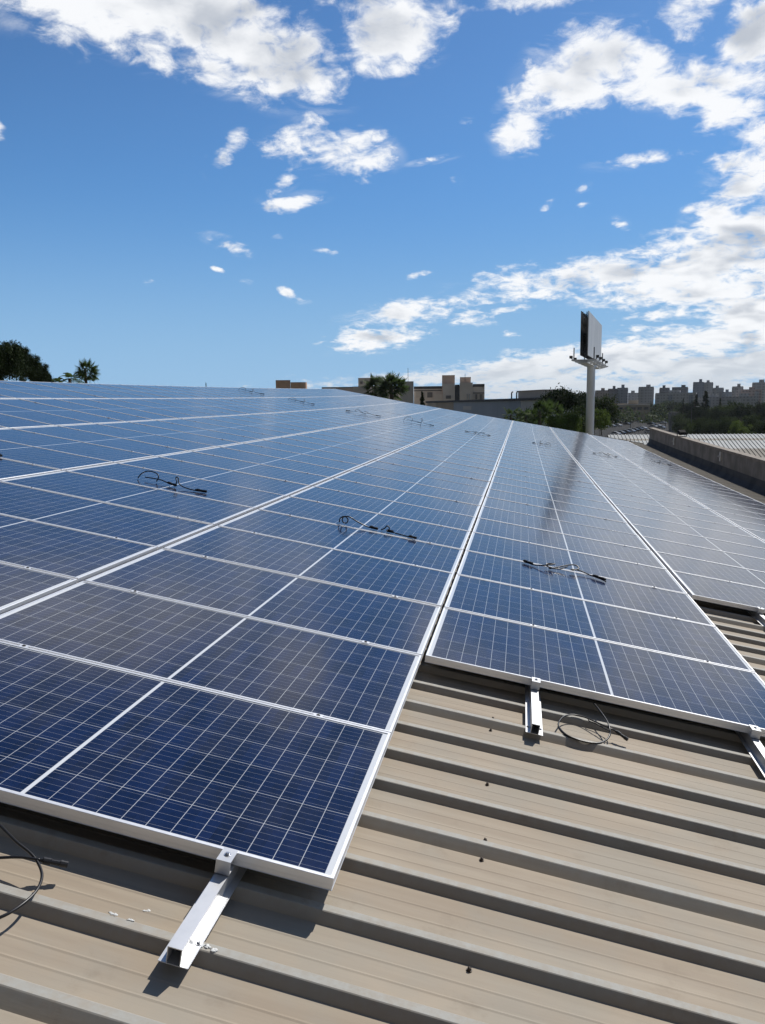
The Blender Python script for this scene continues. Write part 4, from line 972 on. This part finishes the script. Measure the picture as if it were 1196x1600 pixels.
TOWN = [(931,949.5,611,880,0,'pinkish apartment block right of the billboard pole on the skyline'),(950.7,965,608.5,900,3,'dark apartment block left half of a joined pair on the skyline'),(965,980.6,607,905,1,'blue grey apartment block with roof box, right of the dark one'),
 (981,999,615,930,2,'low grey block between blue grey block and square tower'),(999.5,1021,605.5,900,2,'square grey tower block standing alone left of the long pale facade'),
 (1028,1084,615,860,4,'long pale facade below the dark towers'),(1031.6,1046,607,900,3,'dark tower above the left end of the pale facade'),(1046.5,1053,611,910,3,'short dark link between two dark towers above the pale facade'),(1053.5,1073.5,606,905,3,'dark tower above the right end of the pale facade'),
 (1084.5,1099,598,980,1,'tallest blue grey tower, left half of the twin'),(1099.5,1113.6,598.5,985,2,'tallest grey tower, right half of the twin'),(1115,1130,607,960,2,'narrow grey block right of the twin tower'),
 (1130.5,1145.5,613.5,950,1,'low blue grey block left of the slim tower'),(1146,1160.5,605,930,2,'slim grey tower left of the wide pink block'),(1161,1188,609.5,900,0,'wide pink block near the right frame edge'),(1178.5,1202,598.5,1000,2,'tall grey tower at the right frame edge'),
 (1203,1225,606,950,4,'pale tower just beyond the right frame edge'),(905,930,619,900,4,'low pale block half hidden behind the billboard pole'),(1084.5,1130,622,880,4,'low pale block below the twin tower'),(1131,1178,621,870,2,'low grey block below the slim tower')]
for (xl, xr, yt, dist, mi, lab) in TOWN:
    A = at((xl+xr)/2, yt, dist); wd = (xr-xl)/F_PX*dist; yaw = math.atan2(A.x, A.y)
    root = thing('apartment_block', lab, 'building', (A.x, A.y, 0), -yaw+rng.uniform(-.06,.06), 'town buildings on the skyline')
    dp = min(18, wd); h = A.z
    g = G().box((-wd/2,0,0), (wd/2,dp,h)); obj('wall', g.me('wall', mb[mi]), root)
    g = G().box((-wd/2+.3,-.2,h+.01), (wd/2-.3,dp+.2,h+.9)); obj('roof_edge', g.me('roof_edge', mb[mi]), root)
    g = G(); xx = rng.uniform(-.25,.05)*wd; g.box((xx,dp*.3,h+.91), (xx+wd*.28,dp*.7,h+rng.uniform(3,4.5))); obj('roof_room', g.me('roof_room', mb[mi]), root)
    nb_ = max(1, int(wd/9))
    for k in range(nb_):
        x0 = -wd/2+(k+.3)*wd/nb_; g = G()
        g.box((x0, -1.0, h*.35), (x0+wd/nb_*.4, -.05, h-1.5)); obj('balcony_bay', g.me('balcony_bay', mb[(mi+2) % 5] if k % 2 else mb[mi]), root)
# the low sandy building before the town
A0 = at(983, 632, 560)
sb = thing('low_building', 'low sandy building with a pale roof before the town', 'building', (A0.x, A0.y, 0))
m_sand = noisy('sandy_render', (.45,.36,.26), (.5,.41,.3), .1, .9)
for (xl, xr, yt) in ((951,982,631),(982.3,998,625.5),(998.3,1016,631.5)): facade_block(sb, 'wall', xl, xr, yt, 560, 15, m_sand)
_, A, B, z, d, nr_ = facade_block(sb, 'wing', 951, 1016, 633.5, 555, 4, m_sand); strip(sb, 'roof_edge', A, B, z+.01, z+.5, .3, d, nr_, m_pale, 4)
for k in range(6):
    p = A.lerp(B, .08+.155*k); q = p+(B-A).normalized()*3; strip(sb, 'window', p, q, z-3.2, z-1.4, .04, d, nr_, m_win, .2)

# ------------------------------------------------------------------ the air over the town
m_haze = bpy.data.materials.new('pale_air'); m_haze.use_nodes = True; t = NT(m_haze.node_tree); t.n.clear()
pv = t.new('ShaderNodeVolumePrincipled'); pv.inputs['Density'].default_value = .00006; pv.inputs['Color'].default_value = (.80,.88,.97,1); pv.inputs['Anisotropy'].default_value = .3
ou = t.new('ShaderNodeOutputMaterial'); t.put(ou.inputs['Volume'], pv.outputs[0])
struct(obj('haze', G().box((-2650,-950,-1), (2650,3650,52)).me('haze', m_haze)), 'stuff')
